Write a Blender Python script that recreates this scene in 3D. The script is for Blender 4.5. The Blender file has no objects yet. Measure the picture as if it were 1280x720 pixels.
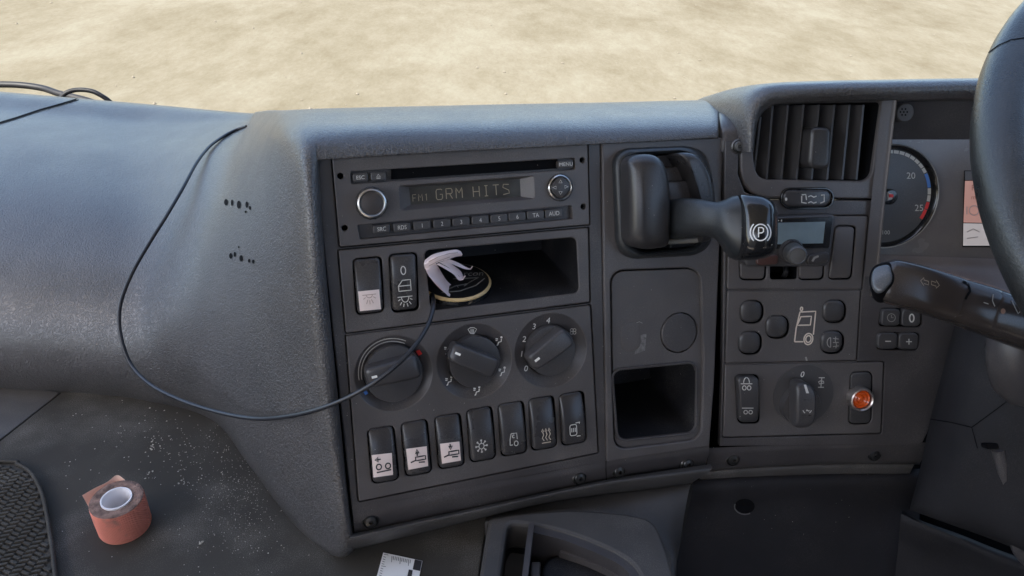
import bpy, bmesh, math, random
from mathutils import Matrix, Vector
from mathutils.bvhtree import BVHTree
random.seed(7)
S = bpy.context.scene
COL = S.collection
rad = math.radians

# ------------------------------------------------------------------ camera
FPX = 920.0
CAM = Vector((0, 0, 2.45))
CM = Matrix.Translation(CAM) @ Matrix.Rotation(rad(58), 4, 'X') @ Matrix.Rotation(rad(3), 4, 'Z')
cd = bpy.data.cameras.new('camera'); cam = bpy.data.objects.new('camera', cd); COL.objects.link(cam)
cam.matrix_world = CM
cd.sensor_width = 36; cd.lens = 36 * FPX / 1280; cd.clip_start = .02; cd.clip_end = 2000
S.camera = cam

# ------------------------------------------------------------------ sky, sun, exposure
SUN_EL, SUN_AZ = 50, 218          # azimuth measured clockwise from +Y (vehicle forward)
w = bpy.data.worlds.new('World'); S.world = w; w.use_nodes = True
nt = w.node_tree; nt.nodes.clear()
sky = nt.nodes.new('ShaderNodeTexSky'); sky.sky_type = 'NISHITA'; sky.sun_disc = False; sky.air_density = 1.0; sky.dust_density = 2.0; sky.ozone_density = .6
sky.sun_elevation = rad(SUN_EL); sky.sun_rotation = rad(SUN_AZ)
bg = nt.nodes.new('ShaderNodeBackground'); bg.inputs['Strength'].default_value = .15
wo = nt.nodes.new('ShaderNodeOutputWorld')
nt.links.new(sky.outputs[0], bg.inputs[0]); nt.links.new(bg.outputs[0], wo.inputs[0])
sd = bpy.data.lights.new('sun', 'SUN'); sd.energy = 5.0; sd.angle = rad(.5); sd.color = (1, .95, .86)
so = bpy.data.objects.new('sun', sd); COL.objects.link(so)
az, el = rad(SUN_AZ), rad(SUN_EL)
so.rotation_euler = Vector((math.sin(az) * math.cos(el), math.cos(az) * math.cos(el), math.sin(el))).to_track_quat('Z', 'Y').to_euler()
so.location = (0, -4, 8)
S.view_settings.view_transform = 'Standard'; S.view_settings.look = 'None'
S.view_settings.exposure = 1.8; S.view_settings.gamma = 1
S.render.resolution_x = 1024; S.render.resolution_y = 576

# ------------------------------------------------------------------ projection helpers
CI = CM.inverted()
def ray(px, py):
    return (CM.to_3x3() @ Vector(((px - 640) / FPX, (360 - py) / FPX, -1)))
def PD(px, py, d):                       # a point d metres in front of the lens plane
    return CAM + ray(px, py) * d
class Frame:
    """A real plane of the dashboard: origin, right, up, outward normal (metres)."""
    def __init__(s, O, U, N):
        s.N = N.normalized(); s.U = (U - s.N * U.dot(s.N)).normalized(); s.V = s.N.cross(s.U); s.O = O
        s.M = Matrix(((s.U.x, s.V.x, s.N.x, O.x), (s.U.y, s.V.y, s.N.y, O.y), (s.U.z, s.V.z, s.N.z, O.z), (0, 0, 0, 1)))
    def at(s, px, py, h=0):
        d = ray(px, py); k = ((s.O + s.N * h) - CAM).dot(s.N) / d.dot(s.N)
        return CAM + d * k
    def uv(s, px, py, h=0):
        p = s.at(px, py, h) - s.O
        return (p.dot(s.U), p.dot(s.V))
    def pt(s, u, v, h=0):
        return s.O + s.U * u + s.V * v + s.N * h
R3 = CM.to_3x3()
def vp(x, y): return (R3 @ Vector(((x - 640) / FPX, (360 - y) / FPX, -1))).normalized()
def mkframe(O, vu, vv):
    U = vp(*vu); V = vp(*vv); N = V.cross(U)
    if N.dot(CAM - O) < 0: N = -N
    return Frame(O, U, N)
FA = mkframe(PD(578, 242, .52), (3690, 23), (970, 5850))          # centre console face, turned to the driver
FC = mkframe(FA.at(895, 370), (12500, 300), (762, 4880))          # driver-side face
SHELF_Z = CAM.z - .47
FS = Frame(Vector((0, .45, SHELF_Z)), Vector((1, 0, 0)), Vector((0, 0, 1)))   # engine cover top
FT = Frame(Vector((0, .45, SHELF_Z + .012)), Vector((1, 0, 0)), Vector((0, 0, 1)))

# ------------------------------------------------------------------ materials
MATS = {}
def mat(name, col, rough=.5, metal=0, spec=.5, bump=None, var=0, dust=0, coat=0, coatr=.08, varscale=30, emis=None, dustcol=(.35, .32, .29)):
    if name in MATS: return MATS[name]
    m = bpy.data.materials.new(name); m.use_nodes = True; n = m.node_tree.nodes; l = m.node_tree.links
    b = n['Principled BSDF']; b.inputs['Base Color'].default_value = (*col, 1); b.inputs['Roughness'].default_value = rough
    b.inputs['Metallic'].default_value = metal; b.inputs['Specular IOR Level'].default_value = spec
    if coat: b.inputs['Coat Weight'].default_value = coat; b.inputs['Coat Roughness'].default_value = coatr
    g = n.new('ShaderNodeNewGeometry')
    if var or dust:
        t = n.new('ShaderNodeTexNoise'); t.inputs['Scale'].default_value = varscale; t.inputs['Detail'].default_value = 8
        l.new(g.outputs['Position'], t.inputs['Vector'])
        r = n.new('ShaderNodeMapRange'); r.inputs[1].default_value = .3; r.inputs[2].default_value = .7
        r.inputs[3].default_value = 1 - var; r.inputs[4].default_value = 1 + var; l.new(t.outputs[0], r.inputs[0])
        mx = n.new('ShaderNodeMix'); mx.data_type = 'RGBA'; mx.blend_type = 'MULTIPLY'; mx.inputs[0].default_value = 1
        mx.inputs[6].default_value = (*col, 1); l.new(r.outputs[0], mx.inputs[7])
        out = mx.outputs[2]
        rr = n.new('ShaderNodeMapRange'); rr.inputs[1].default_value = .25; rr.inputs[2].default_value = .75
        rr.inputs[3].default_value = rough - .07; rr.inputs[4].default_value = rough + .07; l.new(t.outputs[0], rr.inputs[0]); l.new(rr.outputs[0], b.inputs['Roughness'])
        if dust:
            t2 = n.new('ShaderNodeTexNoise'); t2.inputs['Scale'].default_value = 1400; t2.inputs['Detail'].default_value = 2
            l.new(g.outputs['Position'], t2.inputs['Vector'])
            t3 = n.new('ShaderNodeTexNoise'); t3.inputs['Scale'].default_value = 22; t3.inputs['Detail'].default_value = 6
            l.new(g.outputs['Position'], t3.inputs['Vector'])
            ad = n.new('ShaderNodeMath'); ad.operation = 'MULTIPLY'; l.new(t2.outputs[0], ad.inputs[0]); l.new(t3.outputs[0], ad.inputs[1])
            r3 = n.new('ShaderNodeMapRange'); r3.inputs[1].default_value = .26; r3.inputs[2].default_value = .45; r3.inputs[3].default_value = 0; r3.inputs[4].default_value = dust
            l.new(ad.outputs[0], r3.inputs[0])
            m2 = n.new('ShaderNodeMix'); m2.data_type = 'RGBA'; l.new(r3.outputs[0], m2.inputs[0]); l.new(out, m2.inputs[6]); m2.inputs[7].default_value = (*dustcol, 1)
            out = m2.outputs[2]
        l.new(out, b.inputs['Base Color'])
    if bump:
        kind, sc, st, dist = bump
        if kind == 'grain':
            nz = n.new('ShaderNodeTexNoise'); nz.inputs['Scale'].default_value = sc * .5; nz.inputs['Detail'].default_value = 1
            l.new(g.outputs['Position'], nz.inputs['Vector'])
            v = n.new('ShaderNodeTexNoise'); v.inputs['Scale'].default_value = sc; v.inputs['Detail'].default_value = 1.5; v.inputs['Distortion'].default_value = 1.6
            l.new(g.outputs['Position'], v.inputs['Vector'])
            rm = n.new('ShaderNodeMapRange'); rm.inputs[1].default_value = .4; rm.inputs[2].default_value = .6; l.new(v.outputs[0], rm.inputs[0])
            h = rm.outputs[0]
        else:
            v = n.new('ShaderNodeTexNoise'); v.inputs['Scale'].default_value = sc; v.inputs['Detail'].default_value = 3
            l.new(g.outputs['Position'], v.inputs['Vector']); h = v.outputs[0]
        bp = n.new('ShaderNodeBump'); bp.inputs['Strength'].default_value = st; bp.inputs['Distance'].default_value = dist
        l.new(h, bp.inputs['Height']); l.new(bp.outputs[0], b.inputs['Normal'])
    if emis:
        b.inputs['Emission Color'].default_value = (*emis[0], 1); b.inputs['Emission Strength'].default_value = emis[1]
    MATS[name] = m; return m
GRAIN = mat('grained dash plastic', (.062, .057, .056), .36, spec=.7, coat=.42, coatr=.33, bump=('grain', 400, .65, .0008), var=.12, dust=.10)
GRAIN2 = mat('fine grained plastic', (.062, .057, .054), .50, bump=('noise', 1500, .3, .0003), var=.12, dust=.22)
PANEL = mat('panel plastic', (.090, .081, .080), .38, bump=('noise', 1600, .2, .0003), var=.10, dust=.14)
FASCIA = mat('fascia plastic', (.060, .054, .055), .37, bump=('noise', 2200, .14, .0002), var=.10, dust=.16)
BLACK = mat('black switch plastic', (.042, .039, .040), .28, var=.08, dust=.10)
KEY = mat('button plastic', (.050, .047, .048), .36, var=.08, dust=.12)
STALK = mat('reflection-browned worn plastic', (.042, .034, .031), .24, bump=('noise', 900, .08, .0002), var=.15, dust=.08)  # brown in the base colour stands for warm interior reflections
SATIN = mat('satin black plastic', (.030, .028, .029), .30, bump=('noise', 1200, .1, .0002), var=.1, dust=.08)
GLOSS = mat('glossy black plastic', (.012, .012, .013), .16, coat=.3, var=.05, dust=.06)
SHADEDP = mat('shade-darkened plastic', (.021, .020, .022), .65, spec=.15, bump=('noise', 1500, .3, .0003), var=.12, dust=.04)  # slightly darker plastic, taken further down to paint in the footwell shade
SOFT = mat('soft black rubber grip', (.022, .024, .026), .38, bump=('noise', 900, .15, .0003), var=.15, dust=.10)
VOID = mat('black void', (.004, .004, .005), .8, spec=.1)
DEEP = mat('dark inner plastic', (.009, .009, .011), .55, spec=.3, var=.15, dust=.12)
PRINT = mat('printed white', (.58, .56, .52), .6)
KNOB = mat('knob plastic', (.056, .052, .053), .33, var=.1, dust=.12)
BRIGHT = mat('bright dial print', (.86, .84, .79), .55)
DIMPRINT = mat('dim printed grey', (.30, .29, .27), .6)
STICK = mat('paper sticker', (.80, .66, .61), .55, var=.05)
INK = mat('black ink', (.03, .028, .03), .6)
STEEL = mat('brushed steel', (.55, .54, .52), .3, 1, var=.08)
SCREWM = mat('dark screw', (.10, .095, .09), .35, .9)
RED = mat('red paint', (.75, .05, .05), .5)
BLUE = mat('blue paint', (.08, .22, .62), .5)
RUBBER = mat('engine cover rubber', (.050, .045, .038), .66, spec=.18, bump=('noise', 1800, .25, .0003), var=.15, dust=.38, varscale=14, dustcol=(.30, .28, .25))
CABLE = mat('cable sheath', (.020, .021, .026), .32)
HEAD = mat('headliner cloth', (.70, .64, .56), .9)

# ------------------------------------------------------------------ object helpers
ROOTM = {}
MESHW = {}                                # object name -> world verts, faces (for decals)
def thing(name, label, cat, loc, group=None):
    o = bpy.data.objects.new(name, None); COL.objects.link(o); o.location = loc; o.empty_display_size = .02
    o['label'] = label; o['category'] = cat
    if group: o['group'] = group
    ROOTM[o.name] = Vector(loc); return o
def rootloc(p):
    while p.parent: p = p.parent
    return ROOTM[p.name]
def obj(name, verts, faces, m, parent=None, smooth=None, loc=None, label=None, cat=None, kind=None):
    base = rootloc(parent) if parent else (Vector(loc) if loc is not None else Vector((0, 0, 0)))
    me = bpy.data.meshes.new(name)
    me.from_pydata([tuple(Vector(v) - base) for v in verts], [], faces)
    me.update()
    bm = bmesh.new(); bm.from_mesh(me); bmesh.ops.recalc_face_normals(bm, faces=bm.faces); bm.to_mesh(me); bm.free()
    if smooth is not None:
        me.polygons.foreach_set('use_smooth', [True] * len(me.polygons)); me.set_sharp_from_angle(angle=rad(smooth))
    me.materials.append(m)
    o = bpy.data.objects.new(name, me); COL.objects.link(o)
    if parent: o.parent = parent
    else: o.location = base; ROOTM[o.name] = base
    if label: o['label'] = label
    if cat: o['category'] = cat
    if kind: o['kind'] = kind
    MESHW[o.name] = ([Vector(v) for v in verts], faces)
    return o
def bvh(*os):
    vs, fs = [], []
    for o in os:
        v, f = MESHW[o.name]; k = len(vs); vs += v; fs += [tuple(i + k for i in g) for g in f]
    return BVHTree.FromPolygons(vs, fs)

def rq(c, r, n=5):
    """polygon (pixels) with rounded corners"""
    out = []; N = len(c)
    for i in range(N):
        p = Vector(c[i]); a = Vector(c[i - 1]) - p; b = Vector(c[(i + 1) % N]) - p
        ri = r[i] if isinstance(r, (list, tuple)) else r
        k = min(ri, a.length * .49, b.length * .49)
        if k < .2: out.append(tuple(p)); continue
        A = p + a.normalized() * k; B = p + b.normalized() * k
        for j in range(n + 1):
            t = j / n; q = A * (1 - t) ** 2 + p * 2 * t * (1 - t) * .82 + (A + B) * t * (1 - t) * .18 + B * t * t
            out.append((q.x, q.y))
    return out
def grow(poly, d):
    """offset a polygon outward by d (px)"""
    n = len(poly); ar = sum(poly[i - 1][0] * poly[i][1] - poly[i][0] * poly[i - 1][1] for i in range(n))
    s = 1 if ar > 0 else -1; out = []
    for i in range(n):
        a = Vector(poly[i]) - Vector(poly[i - 1]); b = Vector(poly[(i + 1) % n]) - Vector(poly[i])
        t = a.normalized() + b.normalized()
        if t.length < 1e-6: t = a
        t.normalize(); out.append((poly[i][0] + s * t.y * d, poly[i][1] - s * t.x * d))
    return out
def plate(name, F, outer, holes, h, thick, bev, m, parent, **kw):
    """flat plate with real openings, traced outline laid on plane F at height h (its front)"""
    cu = bpy.data.curves.new('c', 'CURVE'); cu.dimensions = '2D'; cu.fill_mode = 'BOTH'
    cu.extrude = max(thick / 2 - bev, .0001); cu.bevel_depth = bev; cu.bevel_resolution = 1; cu.offset = -bev
    for P in [outer] + list(holes):
        q = [F.uv(x, y, h) for x, y in P]
        ar = sum(q[i - 1][0] * q[i][1] - q[i][0] * q[i - 1][1] for i in range(len(q)))
        if (ar < 0) == (P is outer): q.reverse()
        sp = cu.splines.new('POLY'); sp.points.add(len(q) - 1)
        for i, (a, b) in enumerate(q): sp.points[i].co = (a, b, 0, 1)
        sp.use_cyclic_u = True
    o = bpy.data.objects.new('c', cu)
    me = bpy.data.meshes.new_from_object(o)
    vs = [F.pt(v.co.x, v.co.y, h - thick / 2 + v.co.z) for v in me.vertices]; fs = [tuple(p.vertices) for p in me.polygons]
    bpy.data.objects.remove(o); bpy.data.curves.remove(cu); bpy.data.meshes.remove(me)
    # weld
    bm = bmesh.new(); bv = [bm.verts.new(v) for v in vs]
    for f in fs:
        try: bm.faces.new([bv[i] for i in f])
        except ValueError: pass
    bmesh.ops.remove_doubles(bm, verts=bm.verts, dist=1e-6); bm.verts.index_update()
    vs = [v.co.copy() for v in bm.verts]; fs = [tuple(v.index for v in f.verts) for f in bm.faces]; bm.free()
    return obj(name, vs, fs, m, parent, smooth=22, **kw)
def pad(name, F, poly, h0, h1, r, m, parent, f=None, hp=None, nin=6, smooth=35, **kw):
    """raised pad on plane F: outline (px) traced at height hp, rounded rim r, top shape f(nu, nv)"""
    q = [F.uv(x, y, h1 if hp is None else hp) for x, y in poly]
    L_ = sum((Vector(q[i]) - Vector(q[i - 1])).length for i in range(len(q))) / 44; dq = []
    for i in range(len(q)):
        a_, b_ = Vector(q[i]), Vector(q[(i + 1) % len(q)]); kk = max(1, round((b_ - a_).length / L_))
        dq += [tuple(a_.lerp(b_, t / kk)) for t in range(kk)]
    q = dq
    us = [a for a, b in q]; vs_ = [b for a, b in q]
    cu, cv = (min(us) + max(us)) / 2, (min(vs_) + max(vs_)) / 2; hw, hh = (max(us) - min(us)) / 2, (max(vs_) - min(vs_)) / 2
    f = f or (lambda a, b: 0)
    rings = [(0, h0, 0), (0, h1 - r, 1)]
    for j in range(1, 5):
        a = j / 4 * math.pi / 2; rings.append((r * (1 - math.cos(a)), h1 - r + r * math.sin(a), 1))
    V, Fc = [], []; n = len(q)
    def ring(su, sv, h, g):
        for a, b in q:
            x, y = (a - cu) * su, (b - cv) * sv
            V.append(F.pt(cu + x, cv + y, h + (f(x / hw, y / hh) if g else 0)))
    for ins, h, g in rings: ring(1 - ins / hw, 1 - ins / hh, h, g)
    s0u, s0v = 1 - r / hw, 1 - r / hh
    for j in range(1, nin): ring(s0u * (1 - j / nin), s0v * (1 - j / nin), h1, 1)
    k = len(V) // n
    for i in range(k - 1):
        for j in range(n):
            Fc.append((i * n + j, i * n + (j + 1) % n, (i + 1) * n + (j + 1) % n, (i + 1) * n + j))
    V.append(F.pt(cu, cv, h1 + f(0, 0))); c = len(V) - 1
    for j in range(n): Fc.append(((k - 1) * n + j, (k - 1) * n + (j + 1) % n, c))
    return obj(name, V, Fc, m, parent, smooth=smooth, **kw)
def lathe(name, F, cpx, prof, m, parent, seg=32, hp=0, smooth=35, shape=None, cap=True, **kw):
    """revolve (radius m, height m) about the plane normal at a pixel's point of the plane"""
    cu, cv = F.uv(cpx[0], cpx[1], hp); V, Fc = [], []
    for r, h in prof:
        for j in range(seg):
            a = 2 * math.pi * j / seg; k = shape(a) if shape else 1
            V.append(F.pt(cu + r * k * math.cos(a), cv + r * k * math.sin(a), h))
    for i in range(len(prof) - 1):
        for j in range(seg): Fc.append((i * seg + j, i * seg + (j + 1) % seg, (i + 1) * seg + (j + 1) % seg, (i + 1) * seg + j))
    if cap and prof[-1][0] > 0: Fc.append(tuple((len(prof) - 1) * seg + j for j in range(seg)))
    return obj(name, V, Fc, m, parent, smooth=smooth, **kw)
def mpp(F, px, py):                       # metres per pixel on a plane, across
    return (F.at(px + 1, py) - F.at(px, py)).length
def cr(P, n, closed=False):
    """Catmull-Rom through points (Vectors)"""
    out = []; N = len(P)
    rng = range(N if closed else N - 1)
    for i in rng:
        if closed: a, b, c, d = P[i - 1], P[i], P[(i + 1) % N], P[(i + 2) % N]
        else:
            b, c = P[i], P[i + 1]; a = P[i - 1] if i else b * 2 - c; d = P[i + 2] if i + 2 < N else c * 2 - b
        for j in range(n):
            t = j / n
            out.append((b * 2 + (c - a) * t + (a * 2 - b * 5 + c * 4 - d) * t * t + (b * 3 - a - c * 3 + d) * t ** 3) * .5)
    if not closed: out.append(P[-1].copy())
    return out
def tube(name, pts, r, m, parent=None, seg=10, n=8, closed=False, rfun=None, **kw):
    P = cr(pts, n, closed); V, Fc = [], []; N = len(P)
    up = Vector((.3, .2, 1)).normalized()
    for i, p in enumerate(P):
        t = (P[(i + 1) % N] if (closed or i + 1 < N) else p) - (P[i - 1] if (closed or i) else p)
        t.normalize(); a = t.cross(up)
        if a.length < 1e-4: a = t.cross(Vector((1, 0, 0)))
        a.normalize(); b = t.cross(a); rr = rfun(i / (N - 1)) if rfun else r
        for j in range(seg):
            w_ = 2 * math.pi * j / seg; V.append(p + (a * math.cos(w_) + b * math.sin(w_)) * rr)
    for i in range(N if closed else N - 1):
        for j in range(seg):
            k = (i + 1) % N; Fc.append((i * seg + j, i * seg + (j + 1) % seg, k * seg + (j + 1) % seg, k * seg + j))
    if not closed: Fc += [tuple(range(seg)), tuple((N - 1) * seg + j for j in range(seg))]
    return obj(name, V, Fc, m, parent, smooth=50, **kw)
def loft(name, rows, m, parent=None, nu=6, nv=6, back=0, raw=False, smooth=60, skip0=0, skip1=0, **kw):
    """smooth surface through a net of control points; back > 0 gives it thickness by pushing a copy away"""
    R = [cr(r, nu) for r in rows]
    if skip0: R = [r[skip0 * nu:] for r in R]
    if skip1: R = [r[:-skip1 * nu] for r in R]
    C = [cr([R[i][j] for i in range(len(R))], nv) for j in range(len(R[0]))]
    nr, nc = len(C[0]), len(C)
    V = [C[j][i] for i in range(nr) for j in range(nc)]
    Fc = [(i * nc + j, i * nc + j + 1, (i + 1) * nc + j + 1, (i + 1) * nc + j) for i in range(nr - 1) for j in range(nc - 1)]
    if back:
        k = len(V); mid = V[k // 2]; dv = (mid - CAM).normalized() * back
        V += [v + dv for v in V]; Fc += [tuple(i + k for i in f[::-1]) for f in Fc[:]]
        edge = [j for j in range(nc)] + [i * nc + nc - 1 for i in range(1, nr)] + [(nr - 1) * nc + j for j in range(nc - 2, -1, -1)] + [i * nc for i in range(nr - 2, 0, -1)]
        for a, b in zip(edge, edge[1:] + edge[:1]): Fc.append((a, b, b + k, a + k))
    if raw: return V, Fc, nr, nc
    return obj(name, V, Fc, m, parent, smooth=smooth, **kw)
def sweep(name, secs, m, parent, ex=2.6, seg=28, n=5, smooth=45, **kw):
    """skin superellipse sections (centre, axis_a, axis_b) with rounded ends"""
    cs = cr([s[0] for s in secs], n); As = cr([s[1] for s in secs], n); Bs = cr([s[2] for s in secs], n); V, Fc = [], []
    for c, a, b in zip(cs, As, Bs):
        for j in range(seg):
            t = 2 * math.pi * j / seg; x = math.copysign(abs(math.cos(t)) ** (2 / ex), math.cos(t)); y = math.copysign(abs(math.sin(t)) ** (2 / ex), math.sin(t))
            V.append(c + a * x + b * y)
    N = len(cs)
    for i in range(N - 1):
        for j in range(seg): Fc.append((i * seg + j, i * seg + (j + 1) % seg, (i + 1) * seg + (j + 1) % seg, (i + 1) * seg + j))
    Fc += [tuple(range(seg)), tuple((N - 1) * seg + j for j in range(seg))]
    return obj(name, V, Fc, m, parent, smooth=smooth, **kw)

# ---- print and stickers: laid on the surface they belong to
def onto(tree, px, py, lift, F=None):
    d = ray(px, py).normalized()
    p, nrm, i, dist = tree.ray_cast(CAM, d)
    if p is None:
        return (F.at(px, py) if F else CAM + d * .5)
    if nrm.dot(d) > 0: nrm = -nrm
    return p + nrm * lift
def decal(name, tree, verts, faces, m, parent, lift=.00025, F=None, **kw):
    return obj(name, [onto(tree, x, y, lift, F) for x, y in verts], faces, m, parent, **kw)
def ribbons(lines, wd, step=3):
    V, Fc = [], []
    for L in lines:
        L = [Vector(p) for p in L]; closed = (L[0] - L[-1]).length < 1e-6 and len(L) > 2
        Q = []
        for a, b in zip(L, L[1:]):
            k = max(1, int((b - a).length / step))
            Q += [a.lerp(b, t / k) for t in range(k)]
        Q.append(L[-1]); N = len(Q); s = len(V)
        for i, p in enumerate(Q):
            a = Q[i - 1] if i else (Q[-2] if closed else p); b = Q[i + 1] if i + 1 < N else (Q[1] if closed else p)
            t = (b - a); t = t.normalized() if t.length > 1e-9 else Vector((1, 0)); nn = Vector((-t.y, t.x)) * wd / 2
            V += [p + nn, p - nn]
        Fc += [(s + 2 * i, s + 2 * i + 1, s + 2 * i + 3, s + 2 * i + 2) for i in range(N - 1)]
    return V, Fc
def icon(lines, c, sx, sy, sl=(0, 0)):
    """unit icon lines (-1..1, y up) to pixels; sl = slope of the rows, lean of the columns"""
    return [[(c[0] + x * sx - y * sy * sl[1], c[1] - y * sy + x * sx * sl[0]) for x, y in L] for L in lines]
def slA(x, y): return ((23 - y) / (3690 - x), (970 - x) / (5850 - y))
def slC(x, y): return ((300 - y) / (12500 - x), (762 - x) / (4880 - y))
def to_px(p):
    c = CI @ p; return (640 + FPX * c.x / -c.z, 360 - FPX * c.y / -c.z)
def circ(F, c, r, h=0, n=40):
    u, v = F.uv(c[0], c[1], h)
    return [to_px(F.pt(u + r * math.cos(2 * math.pi * i / n), v + r * math.sin(2 * math.pi * i / n), h)) for i in range(n)]
def box_px(F, c, w_, h_, sl):
    """four pixel corners of an upright piece on a face"""
    return [(c[0] + a * w_ / 2 - b * h_ / 2 * sl[1], c[1] - b * h_ / 2 + a * w_ / 2 * sl[0]) for a, b in ((-1, 1), (1, 1), (1, -1), (-1, -1))]
def well(name, F, poly, h, depth, m, parent, flat=0, sc=.97, hp=0, **kw):
    """hollow recess: walls and back; flat = how far the floor climbs (stays level)"""
    q = [F.uv(x, y, hp) for x, y in poly]; n = len(q)
    cu = sum(a for a, b in q) / n; cv = sum(b for a, b in q) / n; vb = min(b for a, b in q)
    V = [F.pt(a, b, h) for a, b in q]
    V += [F.pt(cu + (a - cu) * sc, max(cv + (b - cv) * sc, vb + flat), h - depth) for a, b in q]
    Fc = [(i, (i + 1) % n, (i + 1) % n + n, i + n) for i in range(n)] + [tuple(range(n, 2 * n))]
    return obj(name, V, Fc, m, parent, smooth=30, **kw)
def arc(cx, cy, r, a0=0, a1=360, n=16, ry=None):
    ry = r if ry is None else ry
    return [(cx + r * math.cos(rad(a0 + (a1 - a0) * i / n)), cy + ry * math.sin(rad(a0 + (a1 - a0) * i / n))) for i in range(n + 1)]
def strokes(name, tree, lines, wd, m, parent, lift=.00025, F=None, **kw):
    V, Fc = ribbons(lines, wd); return decal(name, tree, V, Fc, m, parent, lift, F, **kw)
def fillpoly(name, tree, poly, m, parent, lift=.0003, n=5, F=None, **kw):
    """filled quad sheet"""
    a, b, c, d = [Vector(p) for p in poly]; V, Fc = [], []
    for i in range(n + 1):
        for j in range(n + 1):
            V.append(a.lerp(b, j / n).lerp(d.lerp(c, j / n), i / n))
    for i in range(n):
        for j in range(n): Fc.append((i * (n + 1) + j, i * (n + 1) + j + 1, (i + 1) * (n + 1) + j + 1, (i + 1) * (n + 1) + j))
    return decal(name, tree, V, Fc, m, parent, lift, F, **kw)
def disc(name, tree, c, rx, ry, m, parent, lift=.0003, n=14, F=None, **kw):
    V = [c] + [(c[0] + rx * math.cos(2 * math.pi * i / n), c[1] + ry * math.sin(2 * math.pi * i / n)) for i in range(n)]
    return decal(name, tree, V, [(0, i + 1, (i + 1) % n + 1) for i in range(n)], m, parent, lift, F, **kw)
def text(name, tree, s, c, hpx, m, parent, slope=0, lean=0, lift=.00025, F=None, wx=1, **kw):
    """lettering centred at pixel c, cap height hpx"""
    cu = bpy.data.curves.new('t', 'FONT'); cu.body = s; cu.align_x = 'CENTER'; cu.align_y = 'CENTER'; cu.size = 1; cu.resolution_u = 3
    o = bpy.data.objects.new('t', cu); me = bpy.data.meshes.new_from_object(o)
    vs = [v.co.copy() for v in me.vertices]; fs = [tuple(p.vertices) for p in me.polygons]
    bpy.data.objects.remove(o); bpy.data.curves.remove(cu); bpy.data.meshes.remove(me)
    k = hpx / .70; mx = (min(v.x for v in vs) + max(v.x for v in vs)) / 2; my = (min(v.y for v in vs) + max(v.y for v in vs)) / 2
    P = [(c[0] + (v.x - mx) * k * wx + (v.y - my) * k * lean, c[1] - (v.y - my) * k + (v.x - mx) * k * slope) for v in vs]
    return decal(name, tree, P, fs, m, parent, lift, F, **kw)
def stroketext(s):
    """simple block letters as unit strokes (LCD)"""
    G = {'G': [[(.9, .8), (.6, 1), (-.6, 1), (-.9, .7), (-.9, -.7), (-.6, -1), (.6, -1), (.9, -.7), (.9, 0), (.2, 0)]],
         'R': [[(-.9, -1), (-.9, 1), (.6, 1), (.9, .7), (.9, .2), (.6, 0), (-.9, 0)], [(.1, 0), (.9, -1)]],
         'M': [[(-.9, -1), (-.9, 1), (0, 0), (.9, 1), (.9, -1)]], 'H': [[(-.9, -1), (-.9, 1)], [(.9, -1), (.9, 1)], [(-.9, 0), (.9, 0)]],
         'I': [[(0, -1), (0, 1)], [(-.5, 1), (.5, 1)], [(-.5, -1), (.5, -1)]], 'T': [[(0, -1), (0, 1)], [(-.9, 1), (.9, 1)]],
         'S': [[(.9, .9), (-.7, 1), (-.9, .4), (.8, -.2), (.9, -.8), (-.9, -1)]], 'F': [[(-.8, -1), (-.8, 1), (.8, 1)], [(-.8, 0), (.5, 0)]],
         '1': [[(0, -1), (0, 1), (-.5, .6)]]}
    return [G.get(c, []) for c in s]

def screw(F, px, py, h, parent, m=SCREWM, k=1.0):
    b = lathe('screw', F, (px, py), [(.0062 * k, h - .004), (.0062 * k, h + .0004), (.0054 * k, h + .0012), (.0050 * k, h + .0006), (.0046 * k, h + .0004), (.0046 * k, h + .0014), (.0038 * k, h + .0026), (.0016 * k, h + .0030), (.0014 * k, h + .0004), (0.0001, h + .0004)], m, parent, 20, hp=h)
    return b
# ================================================================== the place around: ground, unseen cab shell added to shade and bounce light, windscreen
gm = bpy.data.materials.new('sandy ground'); gm.use_nodes = True
n = gm.node_tree.nodes; l = gm.node_tree.links; b = n['Principled BSDF']; b.inputs['Roughness'].default_value = .95; b.inputs['Specular IOR Level'].default_value = .1
tc = n.new('ShaderNodeNewGeometry')
mp = n.new('ShaderNodeMapping'); mp.inputs['Rotation'].default_value = (0, 0, rad(20)); mp.inputs['Scale'].default_value = (1.0, .7, 1); l.new(tc.outputs['Position'], mp.inputs[0])
t1 = n.new('ShaderNodeTexNoise'); t1.inputs['Scale'].default_value = .55; t1.inputs['Detail'].default_value = 5; t1.inputs['Roughness'].default_value = .55; t1.inputs['Distortion'].default_value = .5; l.new(mp.outputs[0], t1.inputs[0])
t2 = n.new('ShaderNodeTexNoise'); t2.inputs['Scale'].default_value = 3.2; t2.inputs['Detail'].default_value = 13; t2.inputs['Roughness'].default_value = .78; m2 = n.new('ShaderNodeMapping'); m2.inputs['Rotation'].default_value = (0, 0, rad(25)); m2.inputs['Scale'].default_value = (1.1, .5, 1); l.new(tc.outputs['Position'], m2.inputs[0]); l.new(m2.outputs[0], t2.inputs[0])
ma = n.new('ShaderNodeMath'); ma.operation = 'MULTIPLY_ADD'; ma.inputs[1].default_value = .80; l.new(t2.outputs[0], ma.inputs[0])
mb = n.new('ShaderNodeMath'); mb.operation = 'MULTIPLY'; mb.inputs[1].default_value = .85; l.new(t1.outputs[0], mb.inputs[0]); l.new(mb.outputs[0], ma.inputs[2])
t4 = n.new('ShaderNodeTexNoise'); t4.inputs['Scale'].default_value = 22; t4.inputs['Detail'].default_value = 6; l.new(m2.outputs[0], t4.inputs[0])
mc = n.new('ShaderNodeMath'); mc.operation = 'MULTIPLY_ADD'; mc.inputs[1].default_value = .22; l.new(t4.outputs[0], mc.inputs[0]); l.new(ma.outputs[0], mc.inputs[2])
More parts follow.
